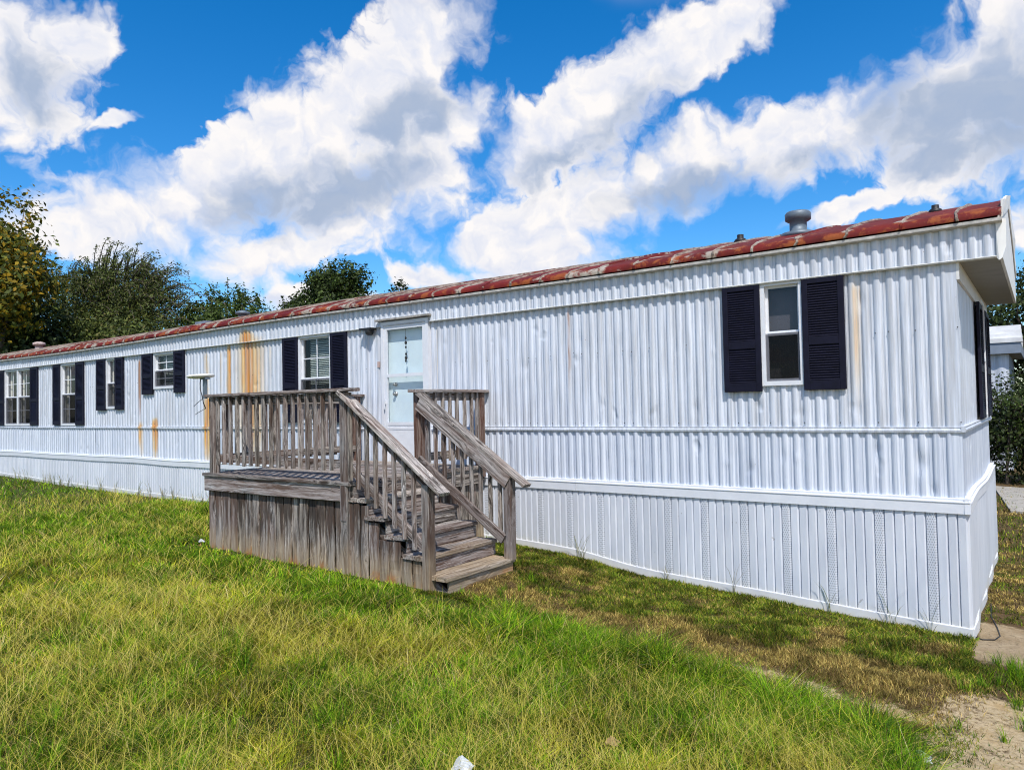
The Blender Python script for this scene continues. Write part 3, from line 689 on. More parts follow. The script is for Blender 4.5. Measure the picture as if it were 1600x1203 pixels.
# screws: small dark heads on the ribs
sv = MB(); base = [(0.0055 * math.cos(i * math.pi / 3), 0.0055 * math.sin(i * math.pi / 3)) for i in range(6)]
def screw(x, y, z):
    sv.add([(x + a, y, z + c) for a, c in base] + [(x + a * 0.6, y - 0.004, z + c * 0.6) for a, c in base], [(0, 1, 7, 6), (1, 2, 8, 7), (2, 3, 9, 8), (3, 4, 10, 9), (4, 5, 11, 10), (5, 0, 6, 11), (6, 7, 8, 9, 10, 11)])
for i in range(int(L / (2 * PITCHC))):
    x = -PITCHC * 2 * i - PITCHC * (1 if i % 3 else 0)
    for z in (2.50, 1.735):
        if any(a - 0.05 < x < b_ + 0.42 and c < z < d_ for a, b_, c, d_ in OPEN.values()): continue
        if rng.random() < 0.8: screw(x, float(prof(x)) - 0.005, z + rng.uniform(-0.02, 0.02) * (z > 2))
o = sv.build('screw_heads', M_BLACK, HOME); o['kind'] = 'stuff'

# ---- roof: bowed panels with raised seams
RP = [(-0.115, 3.345), (-0.118, 3.372), (-0.100, 3.398), (-0.060, 3.420), (0.02, 3.447), (0.25, 3.515), (0.7, 3.632), (1.2, 3.755), (1.6, 3.842), (W / 2, 3.880)]
RL = np.concatenate([[0], np.cumsum([math.hypot(RP[i + 1][0] - RP[i][0], RP[i + 1][1] - RP[i][1]) for i in range(len(RP) - 1)])]); RL = RL / RL[-1]
def rsag(x): return 0.02 * math.sin(x * 0.5) - 0.004 * max(0, -x - 4)
PW = 0.406
xs_seam = [0.33]; x = 0.33 - 0.30
while x > -L - 0.3: xs_seam.append(x); x -= PW * rng.uniform(0.93, 1.07)
xs_seam.append(-L - 0.33)
for i in range(len(xs_seam) - 1):
    a, b_ = xs_seam[i + 1], xs_seam[i]; V = []; F = []; T = []; S = []; nu = 6; ph = rng.uniform(0, 6)
    prof_full = RP + [(W - y, z) for y, z in RP[-2::-1]]; tt = list(RL) + list(RL[-2::-1])
    for j, ((y, z), t) in enumerate(zip(prof_full, tt)):
        for u in range(nu + 1):
            q = u / nu; bul = 0.009 * math.sin(math.pi * q) * (0.4 + 0.6 * math.sin(ph + j * 0.8) ** 2) * (0.15 if t < 0.2 else 1)
            V.append((a + (b_ - a) * q, y - bul * 0.25 * (t < 0.2), z - bul + 0.012 + rsag(a + (b_ - a) * q))); T.append(t); S.append(abs(2 * q - 1) ** 3)
    for j in range(len(prof_full) - 1):
        for u in range(nu): F.append((j * (nu + 1) + u, j * (nu + 1) + u + 1, (j + 1) * (nu + 1) + u + 1, (j + 1) * (nu + 1) + u))
    obj('roof_panel', V, F, M_ROOF, HOME, True, {'run': ('FLOAT', T), 'seam': ('FLOAT', S)})
    if 0 < i:
        wj = [rng.uniform(-0.014, 0.014) for _ in prof_full]; rs_ = [rng.uniform(-0.3, 2.6) for _ in prof_full]
        V = []; F = []; T = []; S = []
        for j, ((y, z), t) in enumerate(zip(prof_full, tt)):
            zz = z + rsag(b_) + 0.010; nrm = (-0.9, 0.3) if t < 0.03 else (0, 1)
            for dx, h in ((-0.012, 0.0), (-0.007, 0.016), (0.007, 0.016), (0.012, 0.0)):
                V.append((b_ + dx + wj[j], y + (nrm[0] * h if y < W / 2 else -nrm[0] * h), zz + nrm[1] * h)); T.append(0.4); S.append(rs_[j])
        for j in range(len(prof_full) - 1):
            for u in range(3): F.append((j * 4 + u, j * 4 + u + 1, (j + 1) * 4 + u + 1, (j + 1) * 4 + u))
        F.append((3, 2, 1, 0))
        obj('roof_seam', V, F, M_SEAM if rng.random() < 0.6 else M_ROOF, HOME, False, {'run': ('FLOAT', T), 'seam': ('FLOAT', S)})
# drip edge / eave moulding under the sheets
for i, (a, b_) in enumerate(((-3.3, 0.33), (-6.95, -3.304), (-10.6, -6.954), (-14.25, -10.604), (-17.9, -14.254), (-L - 0.3, -17.904))):
    xs = np.linspace(a, b_, 8); dz = np.array([rsag(q) for q in xs])
    wavy_strip('drip_edge', (xs, [(-0.02, 3.305), (-0.075, 3.310), (-0.108, 3.318), (-0.108, 3.343), (-0.02, 3.352)], dz), simple('eave_moulding', (0.42, 0.40, 0.37), 0.6, 0, 0.3, 20, 0.2) if i == 0 else bpy.data.materials['eave_moulding'], HOME)
xs = np.linspace(-L - 0.3, 0.285, 24)
wavy_strip('fascia_bottom_moulding', (xs, [(-0.016, ZF - 0.012), (-0.058, ZF - 0.010), (-0.062, ZF - 0.001), (-0.050, ZF + 0.008), (-0.020, ZF + 0.008)], np.zeros(len(xs))), simple('fascia_trim', (0.50, 0.50, 0.48), 0.5, 0, 0.2, 20, 0.1), HOME)
# boxed end overhang
V = [(0.33, -0.05, 3.04)]; n_ = len(RP); pf = [(y, z) for y, z in RP if y >= 0.02]; pf = pf + [(W - y, z) for y, z in pf[-2::-1]]
V = [(0.322, -0.045, ZF)] + [(0.322, -0.045, 3.40)] + [(0.322, y, z) for y, z in pf] + [(0.322, W + 0.045, 3.40), (0.322, W + 0.045, ZF)]
V2 = [(0.300, y, z) for (_, y, z) in V]; k = len(V)
obj('rake_board', V + V2, [tuple(range(k)), tuple(reversed(range(k, 2 * k)))] + [(i, k + i, k + (i + 1) % k, (i + 1) % k) for i in range(k)], M_FRIEZE, HOME)
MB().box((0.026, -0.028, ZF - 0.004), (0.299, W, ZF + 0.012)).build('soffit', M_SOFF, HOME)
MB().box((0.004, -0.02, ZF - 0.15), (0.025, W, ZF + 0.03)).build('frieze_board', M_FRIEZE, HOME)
# bent metal return at the corner of the eaves, and the loose rake trim
V = [(0.286, -0.058, 3.035), (0.300, -0.064, 3.015), (0.322, -0.060, 3.03), (0.350, -0.050, 3.12), (0.356, -0.048, 3.335), (0.330, -0.055, 3.345), (0.286, -0.060, 3.34)]
o = obj('eave_return', V, [(0, 1, 2, 3, 4, 5, 6)], M_FRIEZE, HOME); o.modifiers.new('thick', 'SOLIDIFY').thickness = 0.004
V = []; F = []; pr = [(-0.06, 3.47)] + [(y, z + 0.02) for y, z in pf[1:]]
for y, z in pr:
    w_ = 0.010 * math.sin(y * 5); V += [(0.335, y, z - 0.11 + w_), (0.345 + w_, y, z + 0.025), (0.325, y, z + 0.03), (0.325, y, z - 0.11 + w_)]
for i in range(len(pr) - 1):
    for j in range(4): F.append((i * 4 + j, i * 4 + (j + 1) % 4, (i + 1) * 4 + (j + 1) % 4, (i + 1) * 4 + j))
F.append((0, 1, 2, 3)); obj('rake_trim', V, F, M_FRIEZE, HOME)

# roof vents
def rz(y): return float(np.interp(y, [p[0] for p in RP[2:]], [p[1] for p in RP[2:]]))
v = MB().lathe((-1.43, 0.80, rz(0.8) - 0.05), [(0.17, 0.0), (0.17, 0.045), (0.085, 0.06), (0.083, 0.165), (0.105, 0.17), (0.112, 0.178), (0.125, 0.183), (0.127, 0.245), (0.112, 0.265), (0.05, 0.275)], 24).build('roof_vent', M_VENT, HOME, True)
v['label'] = 'round grey vent stack with wide cap'
v.data.polygons.foreach_set('use_smooth', [len(p.vertices) == 4 for p in v.data.polygons])
for (px, py, s) in ((-2.08, 0.95, 1.0), (-0.22, 0.95, 0.9)):
    o = MB().lathe((px, py, rz(py) - 0.01), [(0.075 * s, 0), (0.06 * s, 0.03), (0.036 * s, 0.045), (0.036 * s, 0.082 * s)], 12).build('plumbing_vent', M_BLACK, HOME, True)
MB().lathe((-19.9, 0.8, rz(0.8) - 0.08), [(0.12, 0), (0.09, 0.05), (0.09, 0.12), (0.14, 0.13), (0.14, 0.19), (0.05, 0.22)], 14).build('roof_vent', simple('rusty_white_vent', (0.42, 0.33, 0.30), 0.7, 0, 0.4, 12), HOME, True)
MB().lathe((-11.45, 1.0, rz(1.0) - 0.08), [(0.11, 0), (0.08, 0.05), (0.08, 0.11), (0.13, 0.12), (0.13, 0.16), (0.04, 0.19)], 14).build('roof_vent', M_VENT, HOME, True)
MB().box((-12.3, 0.55, rz(0.55) - 0.06), (-11.95, 0.95, rz(0.75) - 0.01)).build('roof_patch', M_NBBLUE, HOME)


# ---- shutters
def shutter(x0, x1, z0, z1, pieces=True, end=False):
    def tr(s, d, z): return (0.0 + d, s, z) if end else (s, -d, z)
    d0, d1 = 0.027, 0.056; st = 0.052 if x1 - x0 > 0.3 else 0.045
    zm0 = z0 + (z1 - z0) * 0.40; zm1 = zm0 + 0.075; zb = z0 + 0.085; zt = z1 - 0.055
    b = MB()
    def bx(a0, a1, c0, c1, e0=d0, e1=d1):
        p = tr(a0, e0, c0); q = tr(a1, e1, c1); b.box(tuple(min(i, j) for i, j in zip(p, q)), tuple(max(i, j) for i, j in zip(p, q)))
    bx(x0, x0 + st, z0, z1); bx(x1 - st, x1, z0, z1); bx(x0 + st, x1 - st, z0, zb); bx(x0 + st, x1 - st, zm0, zm1); bx(x0 + st, x1 - st, zt, z1)
    bx(x0 + st, x1 - st, zb, zt, d0 + 0.001, d0 + 0.010)
    o = b.build('shutter', M_SHUT, HOME)
    bv = o.modifiers.new('edge', 'BEVEL'); bv.width = 0.003; bv.segments = 1; bv.limit_method = 'ANGLE'
    # louvre slat: tilted wedge, shared mesh
    hw = (x1 - x0) / 2 - st - 0.001; p = 0.0225
    cs = [(0.011, 0.008), (0.022, -0.006), (0.026, -0.006), (0.024, -0.001), (0.011, 0.013)]
    V = []; 
    for s in (-hw, hw):
        for (d, z) in cs: V.append((d, s, z) if end else (s, -d, z))
    Fs = [(i, (i + 1) % 5, 5 + (i + 1) % 5, 5 + i) for i in range(5)] + [(0, 1, 2, 3, 4), (9, 8, 7, 6, 5)]
    locs = [z for a, c in ((zb, zm0), (zm1, zt)) for z in np.arange(a + 0.012, c - 0.010, p)]
    xc = (x0 + x1) / 2
    if pieces:
        me = mesh('slat', V, Fs, M_SHUT)
        for z in locs:
            s_ = bpy.data.objects.new('slat', me); link(s_, o); s_.location = (d0, xc, z) if end else (xc, -d0, z)
    else:
        VV = []; FF = []
        for z in locs:
            k = len(VV); off = (d0, xc, z) if end else (xc, -d0, z)
            VV += [tuple(a + c for a, c in zip(v, off)) for v in V]; FF += [tuple(i + k for i in f) for f in Fs]
        q = obj('slats', VV, FF, M_SHUT, o); q['kind'] = 'stuff'
    return o


# ---- windows
def window(key, grid=(1, 1), inner=None, sash_lower=True, blind=False):
    x0, x1, z0, z1 = OPEN[key]; fl = 0.028; RV = 0.12 if key == 'near' else 0.085
    f = MB()
    f.box((x0 - 0.012, -0.036, z0 - 0.014), (x0 + fl, 0.05, z1)).box((x1 - fl, -0.036, z0 - 0.014), (x1 + 0.012, 0.05, z1))
    f.box((x0 + fl, -0.036, z0 - 0.014), (x1 - fl, 0.05, z0 + fl)).box((x0 + fl, -0.036, z1 - fl), (x1 - fl, 0.05, z1))
    # interior reveal
    f2 = MB().box((x0 - 0.005, 0.051, z0 - 0.005), (x0 + 0.006, RV, z1)).box((x1 - 0.006, 0.051, z0), (x1 + 0.005, RV, z1)).box((x0, 0.051, z0 - 0.012), (x1, RV, z0 - 0.001)).box((x0, 0.051, z1 + 0.001), (x1, RV, z1 + 0.012))
    w = f.build('window', M_WHITE, HOME)
    f2.build('reveal', M_FRIEZE, w)
    xa, xb_, za, zb = x0 + fl, x1 - fl, z0 + fl, z1 - fl; zm = (za + zb) / 2
    nsash = 2 if key == 'twin' else 1; wd = (xb_ - xa) / nsash
    for s in range(nsash):
        a = xa + s * wd; c = a + wd
        if nsash == 2 and s == 0: MB().box((c - 0.035, -0.033, za), (c + 0.035, 0.049, zb)).build('mullion', M_WHITE, w)
        a2, c2 = a + (0.035 if s else 0), c - (0.035 if nsash == 2 and s == 0 else 0)
        for lower in (True, False):
            p0, p1 = (za, zm) if lower else (zm, zb); y = 0.0 if lower else 0.024; t = 0.022
            y -= 0.012
            sm = MB().box((a2, y, p0), (a2 + t, y + 0.020, p1)).box((c2 - t, y, p0), (c2, y + 0.020, p1)).box((a2 + t, y + 0.001, p0), (c2 - t, y + 0.020, p0 + t)).box((a2 + t, y - (0.006 if lower else 0), p1 - t), (c2 - t, y + 0.020, p1 + (0.006 if lower else 0)))
            sa = sm.build('sash', M_WHITE, w)
            pn = obj('pane', [(a2 + t, y + 0.010, p0 + t), (c2 - t, y + 0.010, p0 + t), (c2 - t, y + 0.010, p1 - t), (a2 + t, y + 0.010, p1 - t)], [(0, 1, 2, 3)], M_GLASS, w)
            gx_, gz_ = grid
            for i in range(1, gx_):
                q = a2 + t + (c2 - a2 - 2 * t) * i / gx_; MB().box((q - 0.008, y + 0.002, p0 + t), (q + 0.008, y + 0.009, p1 - t)).build('muntin', M_WHITE, w)
            for i in range(1, gz_):
                q = p0 + t + (p1 - p0 - 2 * t) * i / gz_; MB().box((a2 + t, y + 0.003, q - 0.008), (c2 - t, y + 0.0085, q + 0.008)).build('muntin', M_WHITE, w)
    if sash_lower:
        obj('insect_screen', [(xa, -0.020, za), (xb_, -0.020, za), (xb_, -0.020, zm), (xa, -0.020, zm)], [(0, 1, 2, 3)], M_SCREEN, w)
    # near-black sheet behind the glass, the room's darkness painted as its colour
    MB().box((x0 - 0.7, 0.270, z0 - 0.1), (x1 + 0.3, 0.280, z1 + 0.1)).build('room_dark_sheet', M_DARK, w)
    if inner == 'shade':
        MB().box((xa, 0.100, zm + 0.0), (xb_, 0.104, z1)).build('roller_shade', M_GREYSHADE, w)
    if inner == 'curtain':
        for s in range(nsash):
            a = xa + s * wd; V = []; F = []; n = 12; cw = 0.12 * wd
            for j in range(n + 1):
                q = a + cw * j / n; V += [(q, 0.085 + 0.014 * math.sin(j * 1.6), z0), (q, 0.085 + 0.010 * math.sin(j * 1.6), z1)]
            for j in range(n): F.append((2 * j, 2 * j + 2, 2 * j + 3, 2 * j + 1))
            obj('curtain', V, F, M_CREAM, w, True)
    if blind:
        n = int((z1 - z0) / 0.026); VV = []; FF = []
        for j in range(n):
            z = z0 + 0.02 + j * 0.026 + rng.uniform(-0.003, 0.003) * blind; t = rng.uniform(-0.008, 0.008) * (blind - 1)
            k = len(VV); VV += [(xa + 0.09, 0.085, z - 0.006 + t), (xb_, 0.085, z - 0.006), (xb_, 0.105, z + 0.013), (xa + 0.09, 0.105, z + 0.013 + t)]; FF.append((k, k + 1, k + 2, k + 3))
        q = obj('blind_slats', VV, FF, M_BLIND, w); q['kind'] = 'stuff'
    return w


window('near', (1, 1), 'shade')
window('mid', (2, 2), None, True, blind=1)
window('small', (2, 2), None, True, blind=2)
window('narrow', (1, 1), 'curtain')
window('tall', (2, 2), 'curtain')
window('twin', (2, 2), 'curtain')
for a, b_, c, d_, pc in ((-1.945, -1.585, 2.030, 3.048, True), (-1.206, -0.848, 2.030, 3.048, True), (-8.846, -8.484, 1.757, 3.045, True), (-7.735, -7.385, 1.757, 3.045, True),
                         (-13.114, -12.722, 2.288, 3.040, False), (-11.984, -11.635, 2.292, 3.040, False), (-14.935, -14.555, 2.014, 3.045, False), (-14.155, -13.836, 2.017, 3.045, False),
                         (-16.965, -16.604, 1.72, 3.03, False), (-15.87, -15.498, 1.72, 3.03, False), (-18.168, -17.76, 1.72, 3.03, False), (-20.06, -19.674, 1.72, 3.03, False)):
    shutter(a, b_, c, d_, pc)
# end window with its pair of shutters
ew = MB().box((0.004, 2.26, 1.70), (0.045, 2.30, 2.98)).box((0.004, 2.70, 1.70), (0.045, 2.74, 2.98)).box((0.004, 2.30, 1.70), (0.045, 2.70, 1.745)).box((0.004, 2.30, 2.32), (0.043, 2.70, 2.36)).box((0.004, 2.30, 2.94), (0.045, 2.70, 2.98)).build('window', M_WHITE, HOME)
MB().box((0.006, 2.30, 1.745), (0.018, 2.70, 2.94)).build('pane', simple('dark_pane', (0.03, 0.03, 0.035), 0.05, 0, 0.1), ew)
shutter(1.74, 2.25, 1.715, 2.90, True, end=True); shutter(2.75, 3.40, 1.715, 2.90, True, end=True)

# ---- storm door
x0, x1, z0, z1 = -6.673, -5.812, 1.20, 3.105
dr = MB().box((x0, -0.064, z0), (x0 + 0.045, 0.03, z1 - 0.045)).box((x1 - 0.045, -0.064, z0), (x1, 0.03, z1 - 0.045)).box((x0, -0.064, z1 - 0.045), (x1, 0.03, z1)).build('door', M_WHITE, HOME)
dr['label'] = 'white storm door with two tall glass lights over a white kick panel'
sa, sb_ = x0 + 0.047, x1 - 0.047
st = MB().box((sa, -0.058, z0 + 0.01), (sa + 0.055, -0.030, z1 - 0.048)).box((sb_ - 0.055, -0.058, z0 + 0.01), (sb_, -0.030, z1 - 0.048))
st.box((sa + 0.055, -0.057, z1 - 0.11), (sb_ - 0.055, -0.031, z1 - 0.048)).box((sa + 0.055, -0.060, 2.358), (sb_ - 0.055, -0.030, 2.400)).box((sa + 0.055, -0.057, 1.715), (sb_ - 0.055, -0.031, 1.757)).box((sa + 0.055, -0.052, z0 + 0.01), (sb_ - 0.055, -0.034, 1.66)).box((sa + 0.055, -0.057, 1.66), (sb_ - 0.055, -0.031, 1.690)).box((sa + 0.055, -0.050, 1.690), (sb_ - 0.055, -0.036, 1.715))
st.build('storm_frame', M_WHITE, dr)
for a, c in ((1.757, 2.358), (2.400, z1 - 0.11)):
    obj('pane', [(sa + 0.055, -0.044, a), (sb_ - 0.055, -0.044, a), (sb_ - 0.055, -0.044, c), (sa + 0.055, -0.044, c)], [(0, 1, 2, 3)], M_GLASS, dr)
MB().box((x0 + 0.02, 0.031, z0), (x1 - 0.02, 0.07, z1)).build('inner_door', M_DOORIN, dr)
for z, r_ in ((2.262, 0.030), (2.135, 0.034)):
    MB().lathe((sa + 0.135, 0.031, z), [(r_, 0.0), (r_ * 0.9, -0.012), (r_ * 0.4, -0.016), (r_ * 0.45, -0.030), (r_ * 0.75, -0.040), (r_ * 0.5, -0.052)], 14, 'y').build('door_knob', M_STEEL, dr, True)
MB().box((sa + 0.012, -0.090, 2.00), (sa + 0.036, -0.059, 2.05)).box((sa + 0.016, -0.092, 1.93), (sa + 0.032, -0.078, 2.0)).build('storm_handle', M_WHITE, dr)
MB().box((x0 - 0.07, -0.115, z1 + 0.012), (x1 + 0.06, -0.030, z1 + 0.030)).box((x0 - 0.065, -0.112, z1 + 0.030), (x1 + 0.055, -0.030, z1 + 0.036)).build('drip_cap', simple('grimy_drip_cap', (0.30, 0.28, 0.25), 0.8, 0, 0.5, 14), HOME)
MB().box((x0 - 0.11, -0.030, 2.50), (x0 - 0.075, -0.012, 2.58)).build('doorbell', simple('faded_doorbell', (0.50, 0.36, 0.32), 0.6, 0, 0.2), HOME)
pl = MB().box((-7.03, -0.135, 3.020), (-6.80, -0.018, 3.045)).lathe((-6.87, -0.085, 2.945), [(0.028, 0.0), (0.05, 0.012), (0.058, 0.04), (0.058, 0.074)], 14).build('porch_light', M_BLACK, HOME)
pl['label'] = 'small black porch light above the steps'

# wind chime on the storm door glass
ch = MB().tube([(-6.20, -0.068, 2.985), (-6.20, -0.068, 2.62)], 0.0022, 5)
for z, s in ((2.86, 0.9), (2.80, 1.15), (2.74, 0.8), (2.65, 0.9), (2.60, 1.2), (2.56, 0.8)):
    ch.lathe((-6.20 + rng.uniform(-0.01, 0.01), -0.070, z), [(0.005 * s, -0.022 * s), (0.016 * s, -0.006 * s), (0.013 * s, 0.010 * s), (0.004 * s, 0.024 * s)], 8)
o = ch.build('hanging_ornament', M_BLACK); tag(o, 'small dark ornament hanging against the upper glass of the door', 'ornament')

# ------------------------------------------------------------------ wooden deck
DECK = empty('wooden_deck', (-6.2, -1.1, 0.3), 'weathered grey wooden deck with railings and steps at the front door', 'deck')
bseed = [0]


def board(name, a, b, uph, w, t, parent=DECK, m=None, mud=None, ch=0.005, bend=0.002, segs=3, label=None, mil=0.0):
    a = Vector(a); b = Vector(b); d = (b - a); Ln = d.length; d.normalize(); uph = Vector(uph); s = (uph - uph.dot(d) * d).normalized(); n = d.cross(s)
    bseed[0] += 1; rs = random.Random(bseed[0] * 13 + 5); off = Vector((rs.uniform(0, 40), rs.uniform(0, 40), rs.uniform(0, 40)))
    hw, ht = w / 2, t / 2; ch = min(ch, ht * 0.45, hw * 0.45)
    cs = [(-hw + ch, -ht), (hw - ch, -ht), (hw, -ht + ch), (hw, ht - ch), (hw - ch, ht), (-hw + ch, ht), (-hw, ht - ch), (-hw, -ht + ch)]
    V = []; G = []; Mu = []; Mi = []; tw = rs.uniform(-0.02, 0.02)
    for i in range(segs + 1):
        q = i / segs; o = s * rs.uniform(-bend, bend) + n * rs.uniform(-bend, bend); c_, s_ = math.cos(tw * (q - .5)), math.sin(tw * (q - .5))
        for (p, r_) in cs:
            p2, r2 = p * c_ - r_ * s_, p * s_ + r_ * c_; v = a + d * (Ln * q) + s * p2 + n * r2 + o
            V.append(v); G.append((Ln * q + off.x, p + off.y, r_ + off.z)); Mi.append(mil * q * q); Mu.append(0 if mud is None else max(0.0, min(1.0, 1 - (v.z - float(gz(v.x, v.y))) / mud)))
    F = []
    for i in range(segs):
        for j in range(8): F.append((i * 8 + j, i * 8 + (j + 1) % 8, (i + 1) * 8 + (j + 1) % 8, (i + 1) * 8 + j))
    F += [tuple(reversed(range(8))), tuple(range(segs * 8, segs * 8 + 8))]
    o = obj(name, V, F, m or M_WOOD, parent, False, {'gco': ('FLOAT_VECTOR', G), 'mud': ('FLOAT', Mu), 'mildew': ('FLOAT', Mi)})
    if label: o['label'] = label
    return o


def jj(v=0.004): return rng.uniform(-v, v)


XL, XR, YF, FZ = -7.42, -4.93, -2.20, 1.235
CT = 2.145                                   # cap top
# floor boards run along the home
y = YF - 0.018; k = 0
while y < -0.10:
    w_ = 0.138; board('floor_board', (XL - 0.02 + jj(0.012), y + w_ / 2, FZ - 0.019 + jj(0.002)), (XR + 0.025 + jj(0.012), y + w_ / 2, FZ - 0.019 + jj(0.002)), (0, 1, 0), w_, 0.036); y += 0.1435
# rim boards
board('rim_board', (XL, YF + 0.019, 1.118), (XR - 0.04, YF + 0.019, 1.130), (0, 0, 1), 0.178, 0.038, bend=0.003)
board('rim_board', (XL + 0.019, YF + 0.05, 1.120), (XL + 0.019, -0.06, 1.120), (0, 0, 1), 0.178, 0.038)
board('rim_board', (XR - 0.019, -1.16, 1.120), (XR - 0.019, -0.06, 1.120), (0, 0, 1), 0.19, 0.038)
# corner post carrying the steps, end of rim doubled
board('post', (XR - 0.045, YF + 0.025, 0.24), (XR - 0.045, YF + 0.025, 1.21), (1, 0, 0), 0.092, 0.070, mud=0.55)
board('corner_block', (XR - 0.050, YF - 0.006, 0.86), (XR - 0.050, YF - 0.006, 1.200), (1, 0, 0), 0.085, 0.022)
# skirting planks
def plank(x, y, zt, w, ax):
    g = float(gz(x, y)) - 0.05
    board('plank', (x, y, g), (x + jj(0.006), y, zt), (1, 0, 0) if ax == 'x' else (0, 1, 0), w, 0.019, mud=0.42, ch=0.004, bend=0.004, segs=5, mil=rng.uniform(0.4, 1.8))


px_ = [-7.392, -7.26, -7.104, -6.965, -6.826, -6.69, -6.56, -6.418, -6.28, -6.133, -5.99, -5.86, -5.723, -5.578, -5.446, -5.307, -5.171, -5.05]
for i in range(len(px_) - 1): plank((px_[i] + px_[i + 1]) / 2, YF + 0.050 + jj(0.006), 1.06, px_[i + 1] - px_[i] - 0.014, 'x')
RISE, NOSE = [1.083, 0.926, 0.769, 0.612, 0.455], [-4.680, -4.430, -4.180, -3.930, -3.690]
px_ = [-4.955, -4.872, -4.782, -4.675, -4.535, -4.399, -4.249, -4.104, -3.990]
for i in range(len(px_) - 1):
    xm = px_[i + 1]; zt = next((z for z, n_ in zip(RISE, NOSE) if xm <= n_ + 0.02), 0.5) - 0.05
    plank((px_[i] + px_[i + 1]) / 2, YF + 0.035 + jj(0.004), zt + jj(0.015), px_[i + 1] - px_[i] - 0.012, 'x')
y = -0.10
while y > -1.20: plank(XR - 0.050 + jj(0.003), y, 1.06, 0.125, 'y'); y -= 0.132
y = -0.10
while y > YF + 0.08: plank(XL + 0.050 + jj(0.003), y, 1.06, 0.125, 'y'); y -= 0.132
# steps
YS0, YS1 = YF + 0.012, -1.135
for i, (z, n_) in enumerate(zip(RISE, NOSE)):
    y0, y1 = (YS0 + 0.018, YS1 - 0.03) if i == 4 else (YS0 + jj(0.01), YS1 + jj(0.01))
    board('tread', (n_ - 0.066, y0, z - 0.019), (n_ - 0.066, y1, z - 0.019 + jj(0.004)), (1, 0, 0), 0.134, 0.038, mud=0.5 if i > 2 else None)
    board('tread', (n_ - 0.207, y0, z - 0.019), (n_ - 0.207, y1, z - 0.019 + jj(0.004)), (1, 0, 0), 0.134, 0.038, mud=0.5 if i > 2 else None)
    zb = RISE[i + 1] if i < 4 else float(gz(n_, -1.7)) - 0.05
    board('riser', (n_ - 0.030, y0 + 0.05, (z - 0.040 + zb) / 2), (n_ - 0.030, y1 - 0.01, (z - 0.040 + zb) / 2), (0, 0, 1), z - 0.040 - zb - 0.004, 0.022, mud=0.35 if i == 4 else None)
board('riser', (XR + 0.012, YS0 + 0.05, (FZ - 0.04 + RISE[0]) / 2), (XR + 0.012, YS1 - 0.02, (FZ - 0.04 + RISE[0]) / 2), (0, 0, 1), FZ - 0.045 - RISE[0], 0.020)
for y in (YF + 0.10, -1.19): board('stringer', (-4.98, y, 0.95), (-3.78, y, 0.24), (0, 0, 1), 0.19, 0.038)

# posts
def post(x, y, z0, z1, m=None, mud=None): return board('post', (x, y, z0), (x + jj(0.004), y + jj(0.004), z1), (1, 0, 0), 0.090, 0.090, m=m, mud=mud, ch=0.006)


post(-7.272, YF + 0.050, 1.215, CT - 0.036); post(-4.995, YF + 0.045, 1.19, CT - 0.036)
post(XR - 0.01, -1.165, 1.10, CT - 0.036, M_WOODR)['label'] = 'reddish brown stair post'; post(XR - 0.01, -0.115, 1.10, CT - 0.036, M_WOODR)['label'] = 'reddish brown post against the wall'
post(-7.13, -0.115, 1.215, CT - 0.036, M_WOODR)
post(-3.915, YF + 0.045, float(gz(-3.9, YF)) - 0.1, 1.255, None, 0.5); post(-3.722, -1.195, 0.44, 1.262, None, 0.25)
# caps and rails
board('rail_cap', (-7.37, YF + 0.045, CT - 0.017), (-4.86, YF + 0.045, CT - 0.012), (0, 1, 0), 0.140, 0.034)
board('rail_cap', (-7.265, YF + 0.12, CT - 0.018), (-7.12, -0.02, CT - 0.018), (1, 0, 0), 0.140, 0.034)
board('rail_cap', (XR - 0.005, -1.27, CT - 0.018), (XR - 0.005, -0.01, CT - 0.020), (1, 0, 0), 0.140, 0.034)
for (a, b_, off) in (((-7.23, YF + 0.055), (-5.04, YF + 0.055), None), ((-7.235, YF + 0.10), (-7.115, -0.16), None), ((XR - 0.02, -1.12), (XR - 0.02, -0.16), None)):
    for z in (CT - 0.036 - 0.046, 1.405):
        board('rail', (a[0], a[1], z + jj(0.003)), (b_[0], b_[1], z + jj(0.003)), (0, 0, 1), 0.088, 0.036)
BW = 0.037
for xq in [-7.136, -7.012, -6.885, -6.755, -6.63, -6.506, -6.385, -6.262, -6.140, -6.013, -5.888, -5.765, -5.650, -5.530, -5.405, -5.286, -5.160]:
    board('baluster', (xq - 0.015 + jj(), YF + 0.016, 1.335 + jj(0.006)), (xq - 0.015 + jj(), YF + 0.016, CT - 0.036), (1, 0, 0), BW, BW)
for i in range(15):
    q = (i + 0.8) / 15.6; xq = -7.275 + 0.13 * q; yq = YF + 0.10 + (2.0) * q
    board('baluster', (xq + jj(), yq, 1.335), (xq + jj(), yq, CT - 0.036), (1, 0, 0), BW, BW)
for yq in (-1.055, -0.931, -0.813, -0.690, -0.562, -0.433, -0.304, -0.20):
    board('baluster', (XR + 0.016, yq + jj(), 1.335), (XR + 0.016, yq + jj(), CT - 0.036), (1, 0, 0), BW, BW)
# front stair rail
def line(p, q, x): return p[1] + (q[1] - p[1]) * (x - p[0]) / (q[0] - p[0])


